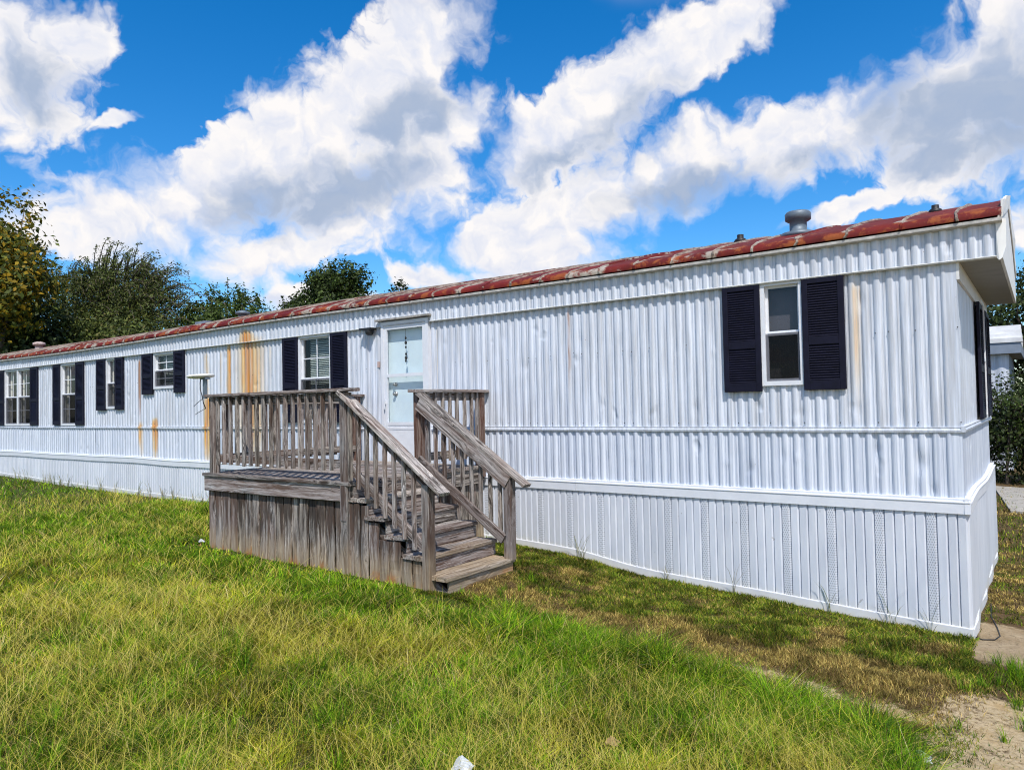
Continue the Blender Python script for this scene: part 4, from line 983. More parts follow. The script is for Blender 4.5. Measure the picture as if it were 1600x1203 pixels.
A, B = (-5.03, 2.112), (-3.700, 1.182)
board('rail_cap', (A[0], YF + 0.030, A[1]), (B[0], YF + 0.030, B[1]), (0, 1, 0), 0.135, 0.036)
board('rail', (A[0] + 0.05, YF + 0.055, A[1] - 0.115), (-3.88, YF + 0.055, line(A, B, -3.88) - 0.085), (0, 0, 1), 0.088, 0.036)
C_, D_ = (-4.955, 1.375), (-3.965, 0.690)
board('rail', (C_[0], YF + 0.055, C_[1]), (D_[0], YF + 0.055, D_[1]), (0, 0, 1), 0.088, 0.036)
for xq in (-4.895, -4.785, -4.665, -4.548, -4.425, -4.304, -4.182, -4.058):
    board('baluster', (xq + jj(), YF + 0.016, line(C_, D_, xq) - 0.085), (xq + jj(), YF + 0.016, line(A, B, xq) - 0.025), (1, 0, 0), BW, BW)
# rear stair rail
A, B = (-4.90, 2.100), (-3.500, 1.170)
board('rail_cap', (A[0], -1.200, A[1]), (B[0], -1.200, B[1]), (0, 1, 0), 0.120, 0.036)
board('rail', (A[0] + 0.02, -1.243, A[1] - 0.115), (-3.70, -1.243, line(A, B, -3.70) - 0.105), (0, 0, 1), 0.135, 0.034)
C_, D_ = (-4.885, 1.390), (-3.760, 0.640)
board('rail', (C_[0], -1.243, C_[1]), (D_[0], -1.243, D_[1]), (0, 0, 1), 0.100, 0.034)
for i in range(9):
    xq = -4.80 + i * 0.121
    board('baluster', (xq + jj(), -1.198, line(C_, D_, xq) - 0.06), (xq + jj(), -1.198, line(A, B, xq) - 0.025), (1, 0, 0), BW, BW)

# antenna on the corner of the railing
AN = empty('antenna', (-7.36, -2.22, 2.14), 'flat white oval antenna on a short bracket at the left railing corner', 'antenna')
b = MB(); n = 28; prof_ = [(0.02, -0.030), (0.16, -0.034), (0.27, -0.022), (0.305, -0.004), (0.305, 0.010), (0.285, 0.020), (0.15, 0.026), (0.01, 0.027)]
b.lathe((0, 0, 0), prof_, n)
Mx = Matrix.Translation((-7.46, -2.21, 2.366)) @ Matrix.Rotation(R(-2.0), 4, 'Y') @ Matrix.Rotation(R(1.5), 4, 'X') @ Matrix.Diagonal((0.54, 0.50, 0.80, 1))
b.V = [Mx @ v for v in b.V]; b.build('antenna_disc', M_ANT, AN, True)
b = MB().box((-7.395, -2.225, 2.10), (-7.345, -2.195, 2.345)).box((-7.43, -2.240, 2.325), (-7.31, -2.18, 2.345)).build('bracket', M_VENT, AN)
b = MB().tube([(-7.46, -2.21, 2.335), (-7.465, -2.215, 2.29), (-7.43, -2.235, 2.21), (-7.37, -2.25, 2.14), (-7.34, -2.25, 2.05), (-7.31, -2.24, 1.98)], 0.006, 6).build('cable', M_BLACK, AN, True)
MB().tube([(-7.37, -2.24, 2.10), (-7.48, -2.25, 2.045), (-7.53, -2.26, 2.01)], 0.0035, 5).build('loose_wire', M_BLACK, AN)
MB().tube([(-7.31, -2.24, 1.985), (-7.43, -2.25, 1.945), (-7.50, -2.26, 1.915)], 0.0035, 5).build('loose_wire', M_BLACK, AN)

# ------------------------------------------------------------------ grass
def blades(xy, h, w, phi, lean, tint, segs=2, droop=0.0):
    """tapering bent blades, vectorised; xy (n,2)"""
    n = len(xy); z0 = gz(xy[:, 0], xy[:, 1]) - 0.012; fx, fy = np.cos(phi), np.sin(phi)
    face = phi + np.pi / 2 + nrg.uniform(-0.7, 0.7, n); sx, sy = np.cos(face), np.sin(face)
    lev = [0, 0.5, 1.0] if segs == 2 else [0, 0.35, 0.7, 1.0]; V = []
    for q in lev:
        cx = xy[:, 0] + fx * lean * q ** 1.8; cy = xy[:, 1] + fy * lean * q ** 1.8; cz = z0 + h * (q - droop * q ** 3)
        ww = w * (1 - 0.25 * q) * 0.5
        if q < 1: V += [np.stack([cx - sx * ww, cy - sy * ww, cz], -1), np.stack([cx + sx * ww, cy + sy * ww, cz], -1)]
        else: V += [np.stack([cx, cy, cz], -1)]
    k = len(V); VV = np.stack(V, 1).reshape(-1, 3); b0 = np.arange(n) * k
    Fq = [np.stack([b0 + 2 * i, b0 + 2 * i + 1, b0 + 2 * i + 3, b0 + 2 * i + 2], -1) for i in range(segs - 1)]
    Ft = np.stack([b0 + k - 3, b0 + k - 2, b0 + k - 1], -1)
    return VV, np.concatenate(Fq), Ft, np.repeat(np.concatenate([tint, np.ones((n, 1))], 1), k, 0)


def join(parts):
    V = []; Qs = []; Ts = []; C = []; o = 0
    for v, q, t, c in parts: V.append(v); Qs.append(q + o); Ts.append(t + o); C.append(c); o += len(v)
    return np.concatenate(V), [np.concatenate(Qs), np.concatenate(Ts)], np.concatenate(C)


def free(x, y):
    home = (y > -0.045) & (x < 0.06) & (y < W + 0.05)
    deck = (x > XL + 0.03) & (x < XR) & (y > YF + 0.03) | (x > XR - 0.1) & (x < -3.66) & (y > YF + 0.0) & (y < -1.14)
    return ~(home | deck)


FW2 = np.array([math.sin(YAW), math.cos(YAW)]); RT2 = np.array([math.cos(YAW), -math.sin(YAW)])
def seen(x, y, m=0.25):
    """a generous wedge of yard in front of the home, wider than the photograph"""
    dx, dy = x - CAM.x, y - CAM.y; d = dx * FW2[0] + dy * FW2[1]; s = dx * RT2[0] + dy * RT2[1]
    return (d > 1.2) & (np.abs(s) < d * 0.95 + 0.8)


def edge_y(x):
    """line where the mower stopped: tall grass is nearer the camera than this"""
    return np.interp(x, [-30, -4.9, -4.2, -3.4, -2.5, -1.5, -0.6, -0.25, -0.05, 0.05, 0.3], [0.2, 0.2, -2.15, -1.98, -1.92, -1.98, -2.10, -2.25, -2.55, -3.0, -7.5])


def pal(n, mix):
    cols = np.array([c for c, _ in mix]); p = np.array([q for _, q in mix], float); p /= p.sum(); return cols[nrg.choice(len(cols), n, p=p)]


def scatter(n, x0, x1, y0, y1):
    return np.stack([nrg.uniform(x0, x1, n), nrg.uniform(y0, y1, n)], -1)


GREEN = [((0.065, 0.165, 0.008), 3.5), ((0.125, 0.27, 0.008), 4), ((0.23, 0.385, 0.012), 3.2), ((0.022, 0.062, 0.005), 2.6), ((0.34, 0.46, 0.025), 1.4)]
YELL = [((0.38, 0.43, 0.015), 3.5), ((0.56, 0.52, 0.035), 3), ((0.68, 0.58, 0.10), 1.8), ((0.15, 0.25, 0.010), 3), ((0.28, 0.18, 0.025), 1), ((0.055, 0.075, 0.007), 2.5)]
STRAW = [((0.50, 0.38, 0.13), 3), ((0.38, 0.26, 0.08), 2), ((0.24, 0.16, 0.07), 1.5), ((0.52, 0.44, 0.22), 1.2)]


def tall(n, rect):
    xy = scatter(n, *rect); x, y = xy.T
    d = np.hypot(x - CAM.x, y - CAM.y)
    gap = 0.22 + 0.78 * sstep(vnoise(x, y, 6.0, 3, 21), 0.40, 0.60)
    keep = free(x, y) & seen(x, y) & (nrg.random(n) < gap) & (y < edge_y(x) + (vnoise(x, y, 2.5, 2, 8) - 0.5) * 0.35) & (nrg.random(n) < np.clip((4.2 / d) ** 1.25, 0.09, 1))
    xy = xy[keep]; x, y = xy.T; d = d[keep]; n = len(xy)
    # clump
    cl = vnoise(x, y, 5.5, 2, 2); big = vnoise(x, y, 0.55, 3, 6); med = vnoise(x, y, 1.7, 3, 9)
    ridge = np.exp(-((y - edge_y(x) + 0.45) / 0.45) ** 2) * sstep(x, -3.6, -2.6)          # lush strip along the mowing edge
    bydeck = 1.25 * np.exp(-((y + 2.75) / 0.55) ** 2) * sstep(x, -9.5, -7.6) * sstep(x, -3.0, -4.2)
    lush = np.clip(ridge + 0.8 * bydeck + 0.75 * sstep(x, -7.0, -9.5) * sstep(med, 0.35, 0.6), 0, 1)
    h = (0.052 + 0.095 * cl) * (0.70 + 0.6 * big) * (1 + 0.9 * ridge) * nrg.uniform(0.45, 1.25, n)
    h *= 1 - 0.6 * np.exp(-((y - YF + 0.1) / 0.22) ** 2) * ((x > XL - 0.2) & (x < -3.2))
    w = 0.0038 * np.clip(d / 4.2, 0.85, 2.6) * nrg.uniform(0.6, 1.4, n)
    pd_ = nrg.uniform(0, 2 * np.pi, n); lean = h * nrg.uniform(0.1, 1.9, n)
    yel = sstep(big * 0.35 + med * 0.65, 0.44, 0.56) * (1 - 0.9 * lush) * sstep(x, -10.5, -6.5) * (0.45 + 0.55 * sstep(y, -2.6, -3.4))
    yel = np.clip(yel * 0.80 + 0.08, 0, 1)
    r_ = nrg.random(n); t = np.where((r_ < yel)[:, None], pal(n, YELL), pal(n, GREEN)); st_ = nrg.random(n) < 0.05 + 0.10 * (1 - lush)
    t = np.where(st_[:, None], pal(n, STRAW), t) * nrg.uniform(0.7, 1.25, (n, 1)) * (0.62 + 0.72 * sstep(vnoise(x, y, 4.0, 3, 51), 0.34, 0.62))[:, None]
    return blades(xy, h, w, pd_, lean, t, 2, 0.12)


def stems(n, rect):
    """long pale flowering stems arching over the sward"""
    xy = scatter(n, *rect); x, y = xy.T; d = np.hypot(x - CAM.x, y - CAM.y); med = vnoise(x, y, 1.5, 3, 9)
    ridge = np.exp(-((y - edge_y(x) + 0.4) / 0.4) ** 2) * sstep(x, -3.6, -2.6)
    keep = free(x, y) & seen(x, y) & (y < edge_y(x) - 0.15) & (nrg.random(n) < np.clip((4.2 / d) ** 1.2, 0.1, 1) * (0.35 + 0.9 * sstep(med, 0.35, 0.6)) * (1 - 0.85 * ridge) * (1 - 0.8 * np.exp(-((y + 2.75) / 0.5) ** 2) * (x < -3.4) * (x > -8.6)))
    keep &= ~((y > YF - 0.35) & (x > XL - 0.3) & (x < -3.2))
    xy = xy[keep]; d = d[keep]; n = len(xy); h = nrg.uniform(0.09, 0.24, n); w = 0.0019 * np.clip(d / 4.2, 0.9, 2.6)
    ph = nrg.uniform(0, 2 * np.pi, n); t = pal(n, [((0.64, 0.54, 0.11), 3), ((0.54, 0.47, 0.07), 3), ((0.68, 0.56, 0.18), 2), ((0.36, 0.36, 0.04), 2)])
    return blades(xy, h, w, ph, h * nrg.uniform(0.3, 1.6, n), t, 3, 0.22)


def tufts(cs, n=60, r=0.05, h=(0.05, 0.13), mix=None, w=0.0036):
    P = []; 
    for (x, y, s) in cs:
        m = int(n * s); a = nrg.uniform(0, 6.28, m); q = np.abs(nrg.normal(0, r * s, m)); P.append(np.stack([x + q * np.cos(a), y + q * np.sin(a)], -1))
    xy = np.concatenate(P); xy = xy[free(xy[:, 0], xy[:, 1])]; m = len(xy); hh = nrg.uniform(*h, m)
    return blades(xy, hh, np.full(m, w), nrg.uniform(0, 6.28, m), hh * nrg.uniform(0.2, 0.9, m), pal(m, mix or GREEN) * nrg.uniform(0.8, 1.2, (m, 1)), 2, 0.1)


tp = [tall(520000, (-4.6, 0.9, -6.6, -1.5)), tall(400000, (-12.0, -4.6, -5.6, 0.0)), tall(150000, (-22.0, -12.0, -5.0, 0.0)),
      stems(64000, (-5.5, 0.6, -6.6, -1.8)), stems(44000, (-14.0, -5.5, -5.4, -0.3))]
tw_ = []
for _ in range(520):
    x = rng.uniform(-11.5, 0.0); y = rng.uniform(-5.8, -0.2)
    if y < edge_y(x) - 0.15 and seen(np.array([x]), np.array([y]))[0] and not (y > YF - 0.3 and x > XL - 0.3): tw_.append((x, y, rng.uniform(0.5, 1.5)))
tp.append(tufts(tw_, 70, 0.045, (0.06, 0.19), GREEN, 0.0048))
# flat broad-leaved weeds
wd = [t for t in tw_[::5]]; ang = np.repeat(nrg.uniform(0, 6.28, len(wd)), 9) + np.tile(np.arange(9) * 0.7, len(wd)); wxy = np.repeat(np.array([(a, b_ + 0.08) for a, b_, _ in wd]), 9, 0)
tp.append(blades(wxy, nrg.uniform(0.05, 0.10, len(wxy)), nrg.uniform(0.016, 0.03, len(wxy)), ang, nrg.uniform(0.05, 0.12, len(wxy)), pal(len(wxy), [((0.06, 0.13, 0.02), 2), ((0.10, 0.18, 0.03), 2), ((0.04, 0.09, 0.015), 1)]), 2, 0.15))
V_, F_, C_ = join(tp)
go = npobj('tall_grass', V_, F_, M_GRASS, None, False, {'tint': ('FLOAT_COLOR', C_)}); tag(go, 'uncut green and yellowing grass covering the yard before the deck', 'grass', kind='stuff')


def mown(n, rect, hmul=1.0, mix=None):
    xy = scatter(n, *rect); x, y = xy.T; d = np.hypot(x - CAM.x, y - CAM.y)
    bare = np.clip(sand_f(x, y) * 0.92 + slab_f(x, y) * 1.1 + 0.25 * dry_f(x, y), 0, 1)
    patch = vnoise(x, y, 4.5, 3, 12)
    keep = free(x, y) & (y > edge_y(x) - 0.2) & (nrg.random(n) < (1 - bare) ** 1.5 * sstep(patch + 0.25 * (1 - bare), 0.30, 0.55) * np.clip((5.5 / d) ** 1.0, 0.2, 1))
    xy = xy[keep]; x, y = xy.T; d = d[keep]; n = len(xy)
    h = nrg.uniform(0.010, 0.055, n) * hmul; w = 0.0048 * np.clip(d / 5, 0.9, 2.2); ph = nrg.uniform(0, 6.28, n); lean = nrg.uniform(0.01, 0.05, n)
    g = sstep(vnoise(x, y, 2.8, 3, 15) + 0.22 * np.exp(-(y / 0.5) ** 2) - 0.35 * np.exp(-((y + 1.65) / 0.35) ** 2), 0.33, 0.55) * 0.9
    MG = [((0.09, 0.155, 0.012), 3), ((0.16, 0.225, 0.018), 3), ((0.055, 0.085, 0.010), 2), ((0.34, 0.32, 0.035), 2)]
    MS = [((0.28, 0.22, 0.055), 3), ((0.42, 0.33, 0.10), 2.0), ((0.17, 0.11, 0.030), 2.5), ((0.60, 0.43, 0.14), 1.3)]
    t = np.where((nrg.random(n) < g)[:, None], pal(n, MG), pal(n, MS)) * nrg.uniform(0.6, 1.25, (n, 1)) * (0.55 + 0.8 * sstep(vnoise(x, y, 7.0, 2, 41), 0.3, 0.65))[:, None]
    h = h * (0.5 + 0.9 * vnoise(x, y, 5.0, 2, 44))
    return blades(xy, h, w, ph, lean, t, 2, 0.1)


tuft_at = [(rng.uniform(0.15, 1.2), rng.uniform(-1.0, -0.55), rng.uniform(0.6, 1.3)) for _ in range(26)] + [(rng.uniform(0.0, 1.0), rng.uniform(-2.2, -1.0), rng.uniform(0.3, 0.8)) for _ in range(14)] + [(rng.uniform(-3.5, -3.3), rng.uniform(-2.2, -1.1), 0.5) for _ in range(10)] + [(-4.0, -1.0, 1.5), (-3.9, -0.9, 1.5), (-4.2, -0.7, 1.3)]
mp = [mown(330000, (-4.7, 0.2, -2.5, 0.0)), mown(150000, (0.0, 2.2, -3.2, 3.4)), mown(60000, (-0.2, 2.6, 3.4, 11.5), 1.6), tufts(tuft_at)]
V_, F_, C_ = join(mp)
go = npobj('mown_grass', V_, F_, M_GRASS, None, False, {'tint': ('FLOAT_COLOR', C_)}); tag(go, 'short brownish mown grass beside the white skirting', 'grass', kind='stuff')

# dry clippings lying flat
n = 90000; xy = scatter(n, -4.6, 1.2, -3.2, -0.05); x, y = xy.T; keep = free(x, y) & (y > edge_y(x) - 0.25) & (nrg.random(n) < 0.25 + 0.75 * np.exp(-((y + 1.7) / 0.35) ** 2)) & (nrg.random(n) > slab_f(x, y) * 0.9)
xy = xy[keep]; n = len(xy); a = nrg.uniform(0, 6.28, n); ln = nrg.uniform(0.02, 0.09, n)
v = blades(xy, nrg.uniform(0.010, 0.030, n), np.full(n, 0.0034), a, ln, pal(n, STRAW) * nrg.uniform(0.6, 1.1, (n, 1)), 2, 0.5)
V_, F_, C_ = join([v]); go = npobj('dry_clippings', V_, F_, M_GRASS, None, False, {'tint': ('FLOAT_COLOR', C_)}); tag(go, 'straw coloured grass clippings scattered on the bare strip', 'clippings', kind='stuff')

# thin weeds against the skirting
wl = []
for i in range(46):
    x = rng.uniform(-19, -7.9); wl.append((x, -0.07 - rng.random() * 0.06))
for x in (-3.62, -3.58, -1.05, -0.62, -0.55, -1.9, -2.6, -0.25): wl.append((x, -0.075))
xy = np.repeat(np.array(wl), 5, 0) + nrg.normal(0, 0.012, (len(wl) * 5, 2)); xy[:, 1] = np.minimum(xy[:, 1], -0.055); n = len(xy); h = nrg.uniform(0.10, 0.40, n)
v = blades(xy, h, np.full(n, 0.006), nrg.choice([0.2, 3.0, 3.4, 6.0], n) + nrg.normal(0, 0.3, n), h * nrg.uniform(0.2, 0.6, n), pal(n, [((0.20, 0.20, 0.08), 1), ((0.30, 0.26, 0.14), 1), ((0.10, 0.14, 0.04), 1)]), 3, 0.15)
V_, F_, C_ = join([v]); go = npobj('wall_weeds', V_, F_, M_GRASS, None, False, {'tint': ('FLOAT_COLOR', C_)}); tag(go, 'thin wiry weeds growing up against the white skirting', 'weeds', kind='stuff')

# ------------------------------------------------------------------ trees
def leaves(C, N0, size, tint, flat=0.3, aspect=0.55):
    """rhombic leaves at C (n,3) with normals about N0"""
    n = len(C); nr = N0 + nrg.normal(0, 0.7, (n, 3)); nr[:, 2] += flat; nr /= np.linalg.norm(nr, axis=1)[:, None] + 1e-9
    a = np.cross(nr, nrg.normal(0, 1, (n, 3))); a /= np.linalg.norm(a, axis=1)[:, None] + 1e-9; b = np.cross(nr, a); s = size * nrg.uniform(0.6, 1.3, n)[:, None]
    V = np.stack([C - a * s * 0.5, C + b * s * aspect * 0.5 + nr * s * 0.08, C + a * s * 0.5, C - b * s * aspect * 0.5 + nr * s * 0.08], 1).reshape(-1, 3)
    k = np.arange(n) * 4; return V, np.stack([k, k + 1, k + 2, k + 3], -1), np.repeat(np.concatenate([tint, np.ones((n, 1))], 1), 4, 0)


def tree(name, label, base, lobes, nl, size, mix, trunk_r=0.16, clump=0.35, group='trees behind the home', cat='tree', shoots=0, wisp=0, aspect=0.55, fill=0.35):
    """lobes: list of (cx, cy, cz, rx, ry, rz)"""
    bz = float(gz(*base[:2])); root = empty(name, (base[0], base[1], bz), label, cat, group)
    L_ = np.array(lobes, float); vol = L_[:, 3] * L_[:, 4] * L_[:, 5]; ncl = max(30, nl // 45); which = nrg.choice(len(L_), ncl, p=vol / vol.sum())
    u = nrg.normal(0, 1, (ncl, 3)); u /= np.linalg.norm(u, axis=1)[:, None]; rad = np.where(nrg.random(ncl) < fill, nrg.uniform(0.2, 0.8, ncl), nrg.uniform(0.75, 1.05, ncl))
    cc = L_[which, :3] + u * rad[:, None] * L_[which, 3:6]
    tk = MB(); top = L_[:, :3].mean(0); ctr = Vector(top)
    b0 = Vector((base[0], base[1], bz - 0.15)); mid = b0.lerp(Vector((top[0], top[1], top[2] - L_[:, 5].max() * 0.4)), 0.55) + Vector((rng.uniform(-.2, .2), rng.uniform(-.2, .2), 0))
    tk.tube([b0, b0 + Vector((0, 0, 0.3)), mid, ctr], [trunk_r * 1.4, trunk_r, trunk_r * 0.7, trunk_r * 0.3], 9)
    for c in cc[nrg.choice(ncl, min(ncl, 34), replace=False)]:
        s = mid.lerp(ctr, rng.random()); e = Vector(c); m_ = s.lerp(e, 0.5) + Vector((rng.uniform(-.2, .2), rng.uniform(-.2, .2), 0.2))
        tk.tube([s, m_, e], [trunk_r * 0.32, trunk_r * 0.18, 0.012], 6)
    per = nrg.integers(0, ncl, nl); P = cc[per] + np.clip(nrg.normal(0, clump, (nl, 3)), -1.9 * clump, 1.9 * clump) * nrg.uniform(0.3, 1.0, (nl, 1)); nrm = u[per]
    Ps = [P]; Ns = [nrm]
    for k in range(shoots):                       # upright leafy shoots standing out of the crown
        j = nrg.integers(0, min(3, len(L_))); lx, ly, lz, rx, ry, rz_ = L_[j]; q = nrg.uniform(-0.8, 0.8, 2); s = np.array([lx + q[0] * rx, ly + q[1] * ry, lz + rz_ * math.sqrt(max(0.05, 1 - (q ** 2).sum())) * 0.9]); hh = rng.uniform(0.8, 1.9)
        m = 46; t = nrg.uniform(0, 1, m) ** 0.8; hh *= 0.7; dv = np.array([rng.uniform(-.3, .4), 0, 1.0]); Ps.append(s + dv * (t * hh)[:, None] + nrg.normal(0, 0.15, (m, 3)) * (1.25 - t)[:, None]); Ns.append(nrg.normal(0, 1, (m, 3)))
        tk.tube([Vector(s) - Vector((0, 0, 0.6)), Vector(s + dv * hh)], [0.02, 0.006], 5)
    for k in range(wisp):                         # long thin drooping sprays
        j = nrg.integers(0, len(L_)); lx, ly, lz, rx, ry, rz_ = L_[j]; q = nrg.normal(0, 1, 3); q /= np.linalg.norm(q); q[2] = abs(q[2]); s = np.array([lx, ly, lz]) + q * np.array([rx, ry, rz_]) * rng.uniform(0.55, 0.95)
        dv = np.array([0.55 + 0.7 * q[0] + rng.uniform(-.3, .3), 0.4 * q[1], 0.45 + 0.6 * q[2] + rng.uniform(-.3, .3)]) * rng.uniform(0.5, 2.0); m = 34; t = nrg.uniform(0, 1, m)
        dr_ = np.zeros((m, 3)); dr_[:, 2] = -0.55 * t ** 2.2 * np.linalg.norm(dv); Ps.append(s + dv * t[:, None] + dr_ + nrg.normal(0, 0.06, (m, 3))); Ns.append(nrg.normal(0, 1, (m, 3)))
        pts = [Vector(s + dv * tt - np.array([0, 0, 0.55 * tt ** 2.2 * np.linalg.norm(dv)])) for tt in (0, .35, .7, 1)]; tk.tube(pts, [0.022, 0.016, 0.011, 0.006], 4)
    P = np.concatenate(Ps); nrm = np.concatenate(Ns); n = len(P); tint = pal(n, mix) * nrg.uniform(0.7, 1.25, (n, 1))
    tk.build('trunk', M_BARK, root, True)
    V, Qf, C = leaves(P, nrm, size, tint, 0.35, aspect)
    npobj('crown', V, [Qf], M_LEAF, root, False, {'tint': ('FLOAT_COLOR', C)})
    return root


DKG = [((0.030, 0.048, 0.012), 3), ((0.045, 0.070, 0.016), 3), ((0.065, 0.090, 0.020), 2), ((0.022, 0.032, 0.010), 2)]
OLV = [((0.080, 0.108, 0.024), 3), ((0.125, 0.155, 0.034), 3), ((0.040, 0.055, 0.014), 3), ((0.16, 0.15, 0.042), 1)]
AUT = [((0.27, 0.185, 0.012), 3.5), ((0.15, 0.145, 0.015), 3), ((0.36, 0.22, 0.012), 1.6), ((0.050, 0.066, 0.012), 4), ((0.09, 0.115, 0.018), 3)]
BRT = [((0.065, 0.105, 0.020), 3), ((0.10, 0.145, 0.028), 2), ((0.035, 0.058, 0.012), 2)]

tree('autumn_tree', 'tall tree with yellowing leaves at the left edge of the view', (-27.6, 2.9), [(-28.1, 2.8, 7.9, 1.2, 1.2, 2.0), (-27.0, 2.6, 6.1, 1.5, 1.2, 1.4), (-29.0, 2.8, 6.2, 1.6, 1.3, 2.2)], 15000, 0.19, AUT, 0.16, 0.36, fill=0.4)
tree('dark_tree', 'very dark dense tree below the yellowing one at far left', (-31.5, 4.2), [(-31.5, 4.0, 4.7, 3.0, 2.0, 1.9), (-28.6, 4.0, 4.2, 2.4, 1.6, 1.6)], 14000, 0.19, DKG, 0.2, 0.4)
tree('wispy_tree', 'olive tree with thin windblown sprays, widest crown on the left', (-28.0, 7.5), [(-32.0, 7.4, 6.0, 2.2, 1.8, 1.9), (-30.0, 7.3, 6.7, 1.5, 1.5, 1.5), (-28.2, 7.3, 6.3, 1.6, 1.6, 1.4), (-26.8, 7.3, 5.3, 1.2, 1.5, 1.3), (-34.4, 7.6, 6.4, 2.0, 1.6, 1.9), (-29.4, 7.2, 5.2, 3.0, 1.6, 1.4)], 26000, 0.105, OLV, 0.2, 0.44, wisp=800, aspect=0.42)
tree('thicket_tree', 'low dense olive tree filling the gap under the windblown crown', (-24.5, 6.4), [(-25.4, 6.3, 4.1, 2.0, 1.4, 1.1), (-27.8, 6.1, 4.4, 2.6, 1.4, 1.3), (-31.5, 6.2, 4.4, 2.6, 1.4, 1.4)], 26000, 0.14, OLV, 0.14, 0.36, aspect=0.5)
tree('shooting_tree', 'green tree with upright leafy shoots between the thicket and the round tree', (-24.6, 9.2), [(-25.9, 9.0, 5.1, 1.5, 1.2, 1.1), (-24.2, 9.0, 4.9, 1.3, 1.2, 1.0), (-22.9, 9.0, 4.8, 1.0, 1.1, 0.85), (-25.7, 9.0, 6.2, 0.30, 0.4, 0.75), (-24.9, 9.0, 6.0, 0.25, 0.4, 0.5), (-23.6, 9.0, 5.9, 0.28, 0.4, 0.7), (-22.9, 9.0, 5.7, 0.25, 0.3, 0.5)], 15000, 0.14, BRT, 0.14, 0.24, shoots=7)
tree('round_tree', 'dark green two-lobed tree rising above the middle of the roof', (-21.0, 11.2), [(-21.2, 11.0, 6.5, 0.66, 0.7, 0.95), (-19.8, 11.0, 6.4, 0.66, 0.7, 0.9), (-22.2, 11.0, 5.5, 1.0, 0.9, 0.9), (-20.4, 11.0, 5.3, 1.6, 1.1, 1.0)], 30000, 0.14, DKG + BRT, 0.16, 0.22, fill=0.5)
tree('small_far_tree', 'tip of a small tree just showing over the roof right of the round tree', (-20.4, 14.1), [(-20.38, 14, 5.9, 0.5, 0.5, 1.15)], 2200, 0.15, DKG, 0.08, 0.16)
tree('right_back_tree', 'dark leafy tree behind the neighbouring trailer at right', (0.5, 20.6), [(0.2, 20.4, 4.2, 1.8, 1.3, 1.6), (1.6, 20.4, 4.6, 1.7, 1.3, 2.0), (-1.5, 20.5, 3.6, 1.5, 1.2, 1.5), (1.0, 19.6, 2.6, 1.5, 0.8, 1.6)], 20000, 0.15, DKG, 0.16, 0.34)
tree('evergreen_shrub', 'large dark evergreen shrub at the far corner of the home', (0.25, 12.9), [(0.1, 12.8, 1.15, 1.5, 1.0, 1.15), (1.5, 12.8, 1.3, 1.3, 0.9, 1.3), (-1.2, 13.0, 1.0, 1.2, 0.8, 1.1)], 34000, 0.085, DKG, 0.05, 0.22, group='', cat='shrub', shoots=0)
tree('young_shrub', 'bushy shrub with pointed tips in front of the trailer', (-0.15, 12.2), [(-0.25, 12.1, 1.75, 0.38, 0.4, 0.35), (0.2, 12.15, 1.6, 0.5, 0.4, 0.4)], 1500, 0.065, BRT, 0.03, 0.12, group='', cat='shrub', shoots=0)
for o in bpy.data.objects:
    if 'group' in o.keys() and o['group'] == '': del o['group']

# neighbouring trailer, seen past the end wall
NB = empty('neighbouring_trailer', (-1.6, 16.5, 0.0), 'white trailer with slate-blue fascia partly hidden behind the shrub', 'trailer')
b = MB()
V = []; F = []; n = 60; x_a, x_b = -3.4, -0.115
for i in range(n + 1):
    x = x_a + (x_b - x_a) * i / n; y = 15.2 + 0.02 * math.cos(i * 2 * math.pi / 6); V += [(x, y, 0.05), (x, y, 3.0)]
for i in range(n): F.append((2 * i, 2 * i + 2, 2 * i + 3, 2 * i + 1))
obj('wall', V, F, M_SIDE, NB, True)
MB().box((x_b - 0.02, 15.24, 0.05), (x_b, 19.2, 3.0)).build('end_wall', M_NBBLUE, NB)
MB().box((-3.5, 15.0, 2.99), (0.145, 15.03, 3.26)).box((0.115, 15.031, 2.99), (0.145, 19.3, 3.26)).build('fascia', M_NBBLUE, NB)
MB().box((-3.5, 15.031, 2.985), (0.114, 19.3, 3.0)).build('soffit', M_SOFF, NB)
for i in range(4):
    z = 3.262 + i * 0.115; y = 14.97 + i * 0.14; MB().box((-3.55, y, z), (0.185 - 0.01 * i, y + 0.30, z + 0.112)).build('roof_course', M_NBROOF, NB)
MB().box((-3.5, 15.55, 3.26), (0.13, 19.3, 3.66)).build('roof', M_NBROOF, NB)

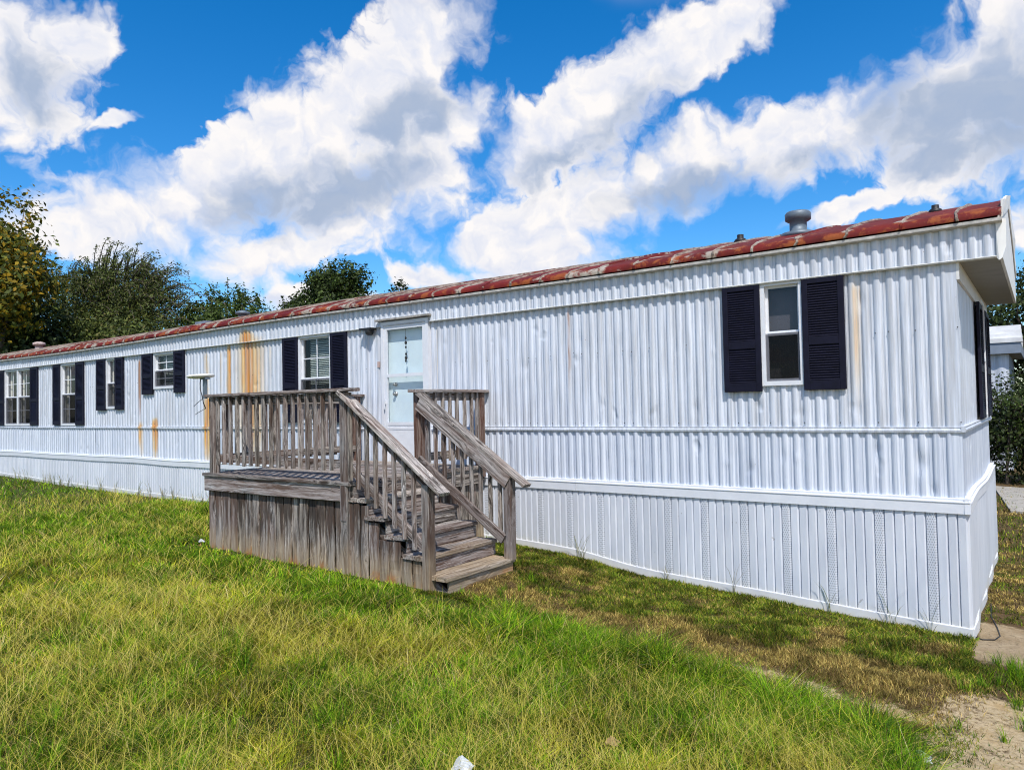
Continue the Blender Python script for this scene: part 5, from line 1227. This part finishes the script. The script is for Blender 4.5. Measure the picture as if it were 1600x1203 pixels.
# ------------------------------------------------------------------ litter and small things
def crumple(name, label, cat, c, s, m, fold, tilt):
    """a small sheet, creased along a fold and crumpled"""
    z = float(gz(c[0], c[1])); n = 9; V = []; F = []; rs = random.Random(len(name))
    for i in range(n):
        for j in range(n):
            u, v = i / (n - 1) * 2 - 1, j / (n - 1) * 2 - 1; u += 0.25 * v * v * rs.uniform(0.5, 1); w = fold * (1 - abs(u)) + 0.16 * math.sin(3.1 * u + 2.3 * v + rs.uniform(-.5, .5)) + rs.uniform(-0.07, 0.07)
            if abs(u) > 0.9: v *= 0.85
            p = Matrix.Rotation(tilt, 3, 'Z') @ Matrix.Rotation(0.35, 3, 'X') @ Vector((u * s, v * s * 0.75, w * s)); V.append((c[0] + p.x, c[1] + p.y, z + c[2] + p.z))
    for i in range(n - 1):
        for j in range(n - 1): F.append((i * n + j, (i + 1) * n + j, (i + 1) * n + j + 1, i * n + j + 1))
    o = obj(name, V, F, m); o.modifiers.new('thick', 'SOLIDIFY').thickness = 0.0012; return tag(o, label, cat)


crumple('paper_scrap', 'folded white paper scrap lying in the grass nearest the camera', 'litter', (-1.63, -4.42, 0.075), 0.046, M_PAPER, 0.8, 0.5)
crumple('dead_leaf', 'curled tan dead leaf caught in the grass at mid right', 'leaf', (-1.28, -3.66, 0.060), 0.034, M_DRYLEAF, 0.5, 0.2)
crumple('plastic_scrap', 'small white plastic scrap at the edge of the bare sand', 'litter', (-0.03, -2.62, 0.012), 0.045, M_PAPER, 0.35, 0.1)
crumple('paper_shred', 'pale scrap of litter beside the left corner of the deck', 'litter', (-7.62, -2.12, 0.03), 0.036, M_PAPER, 0.6, 1.2)
gp = lambda x, y, dz=0.006: (x, y, float(gz(x, y)) + dz)
o = MB().tube([gp(0.02, 0.02), gp(0.09, -0.03), gp(0.17, 0.02), gp(0.20, 0.16), gp(0.17, 0.40), gp(0.11, 0.75), gp(0.09, 1.2)], 0.005, 6).build('ground_cable', M_BLACK, None, True)
tag(o, 'thin black cable lying on the ground at the home corner', 'cable')
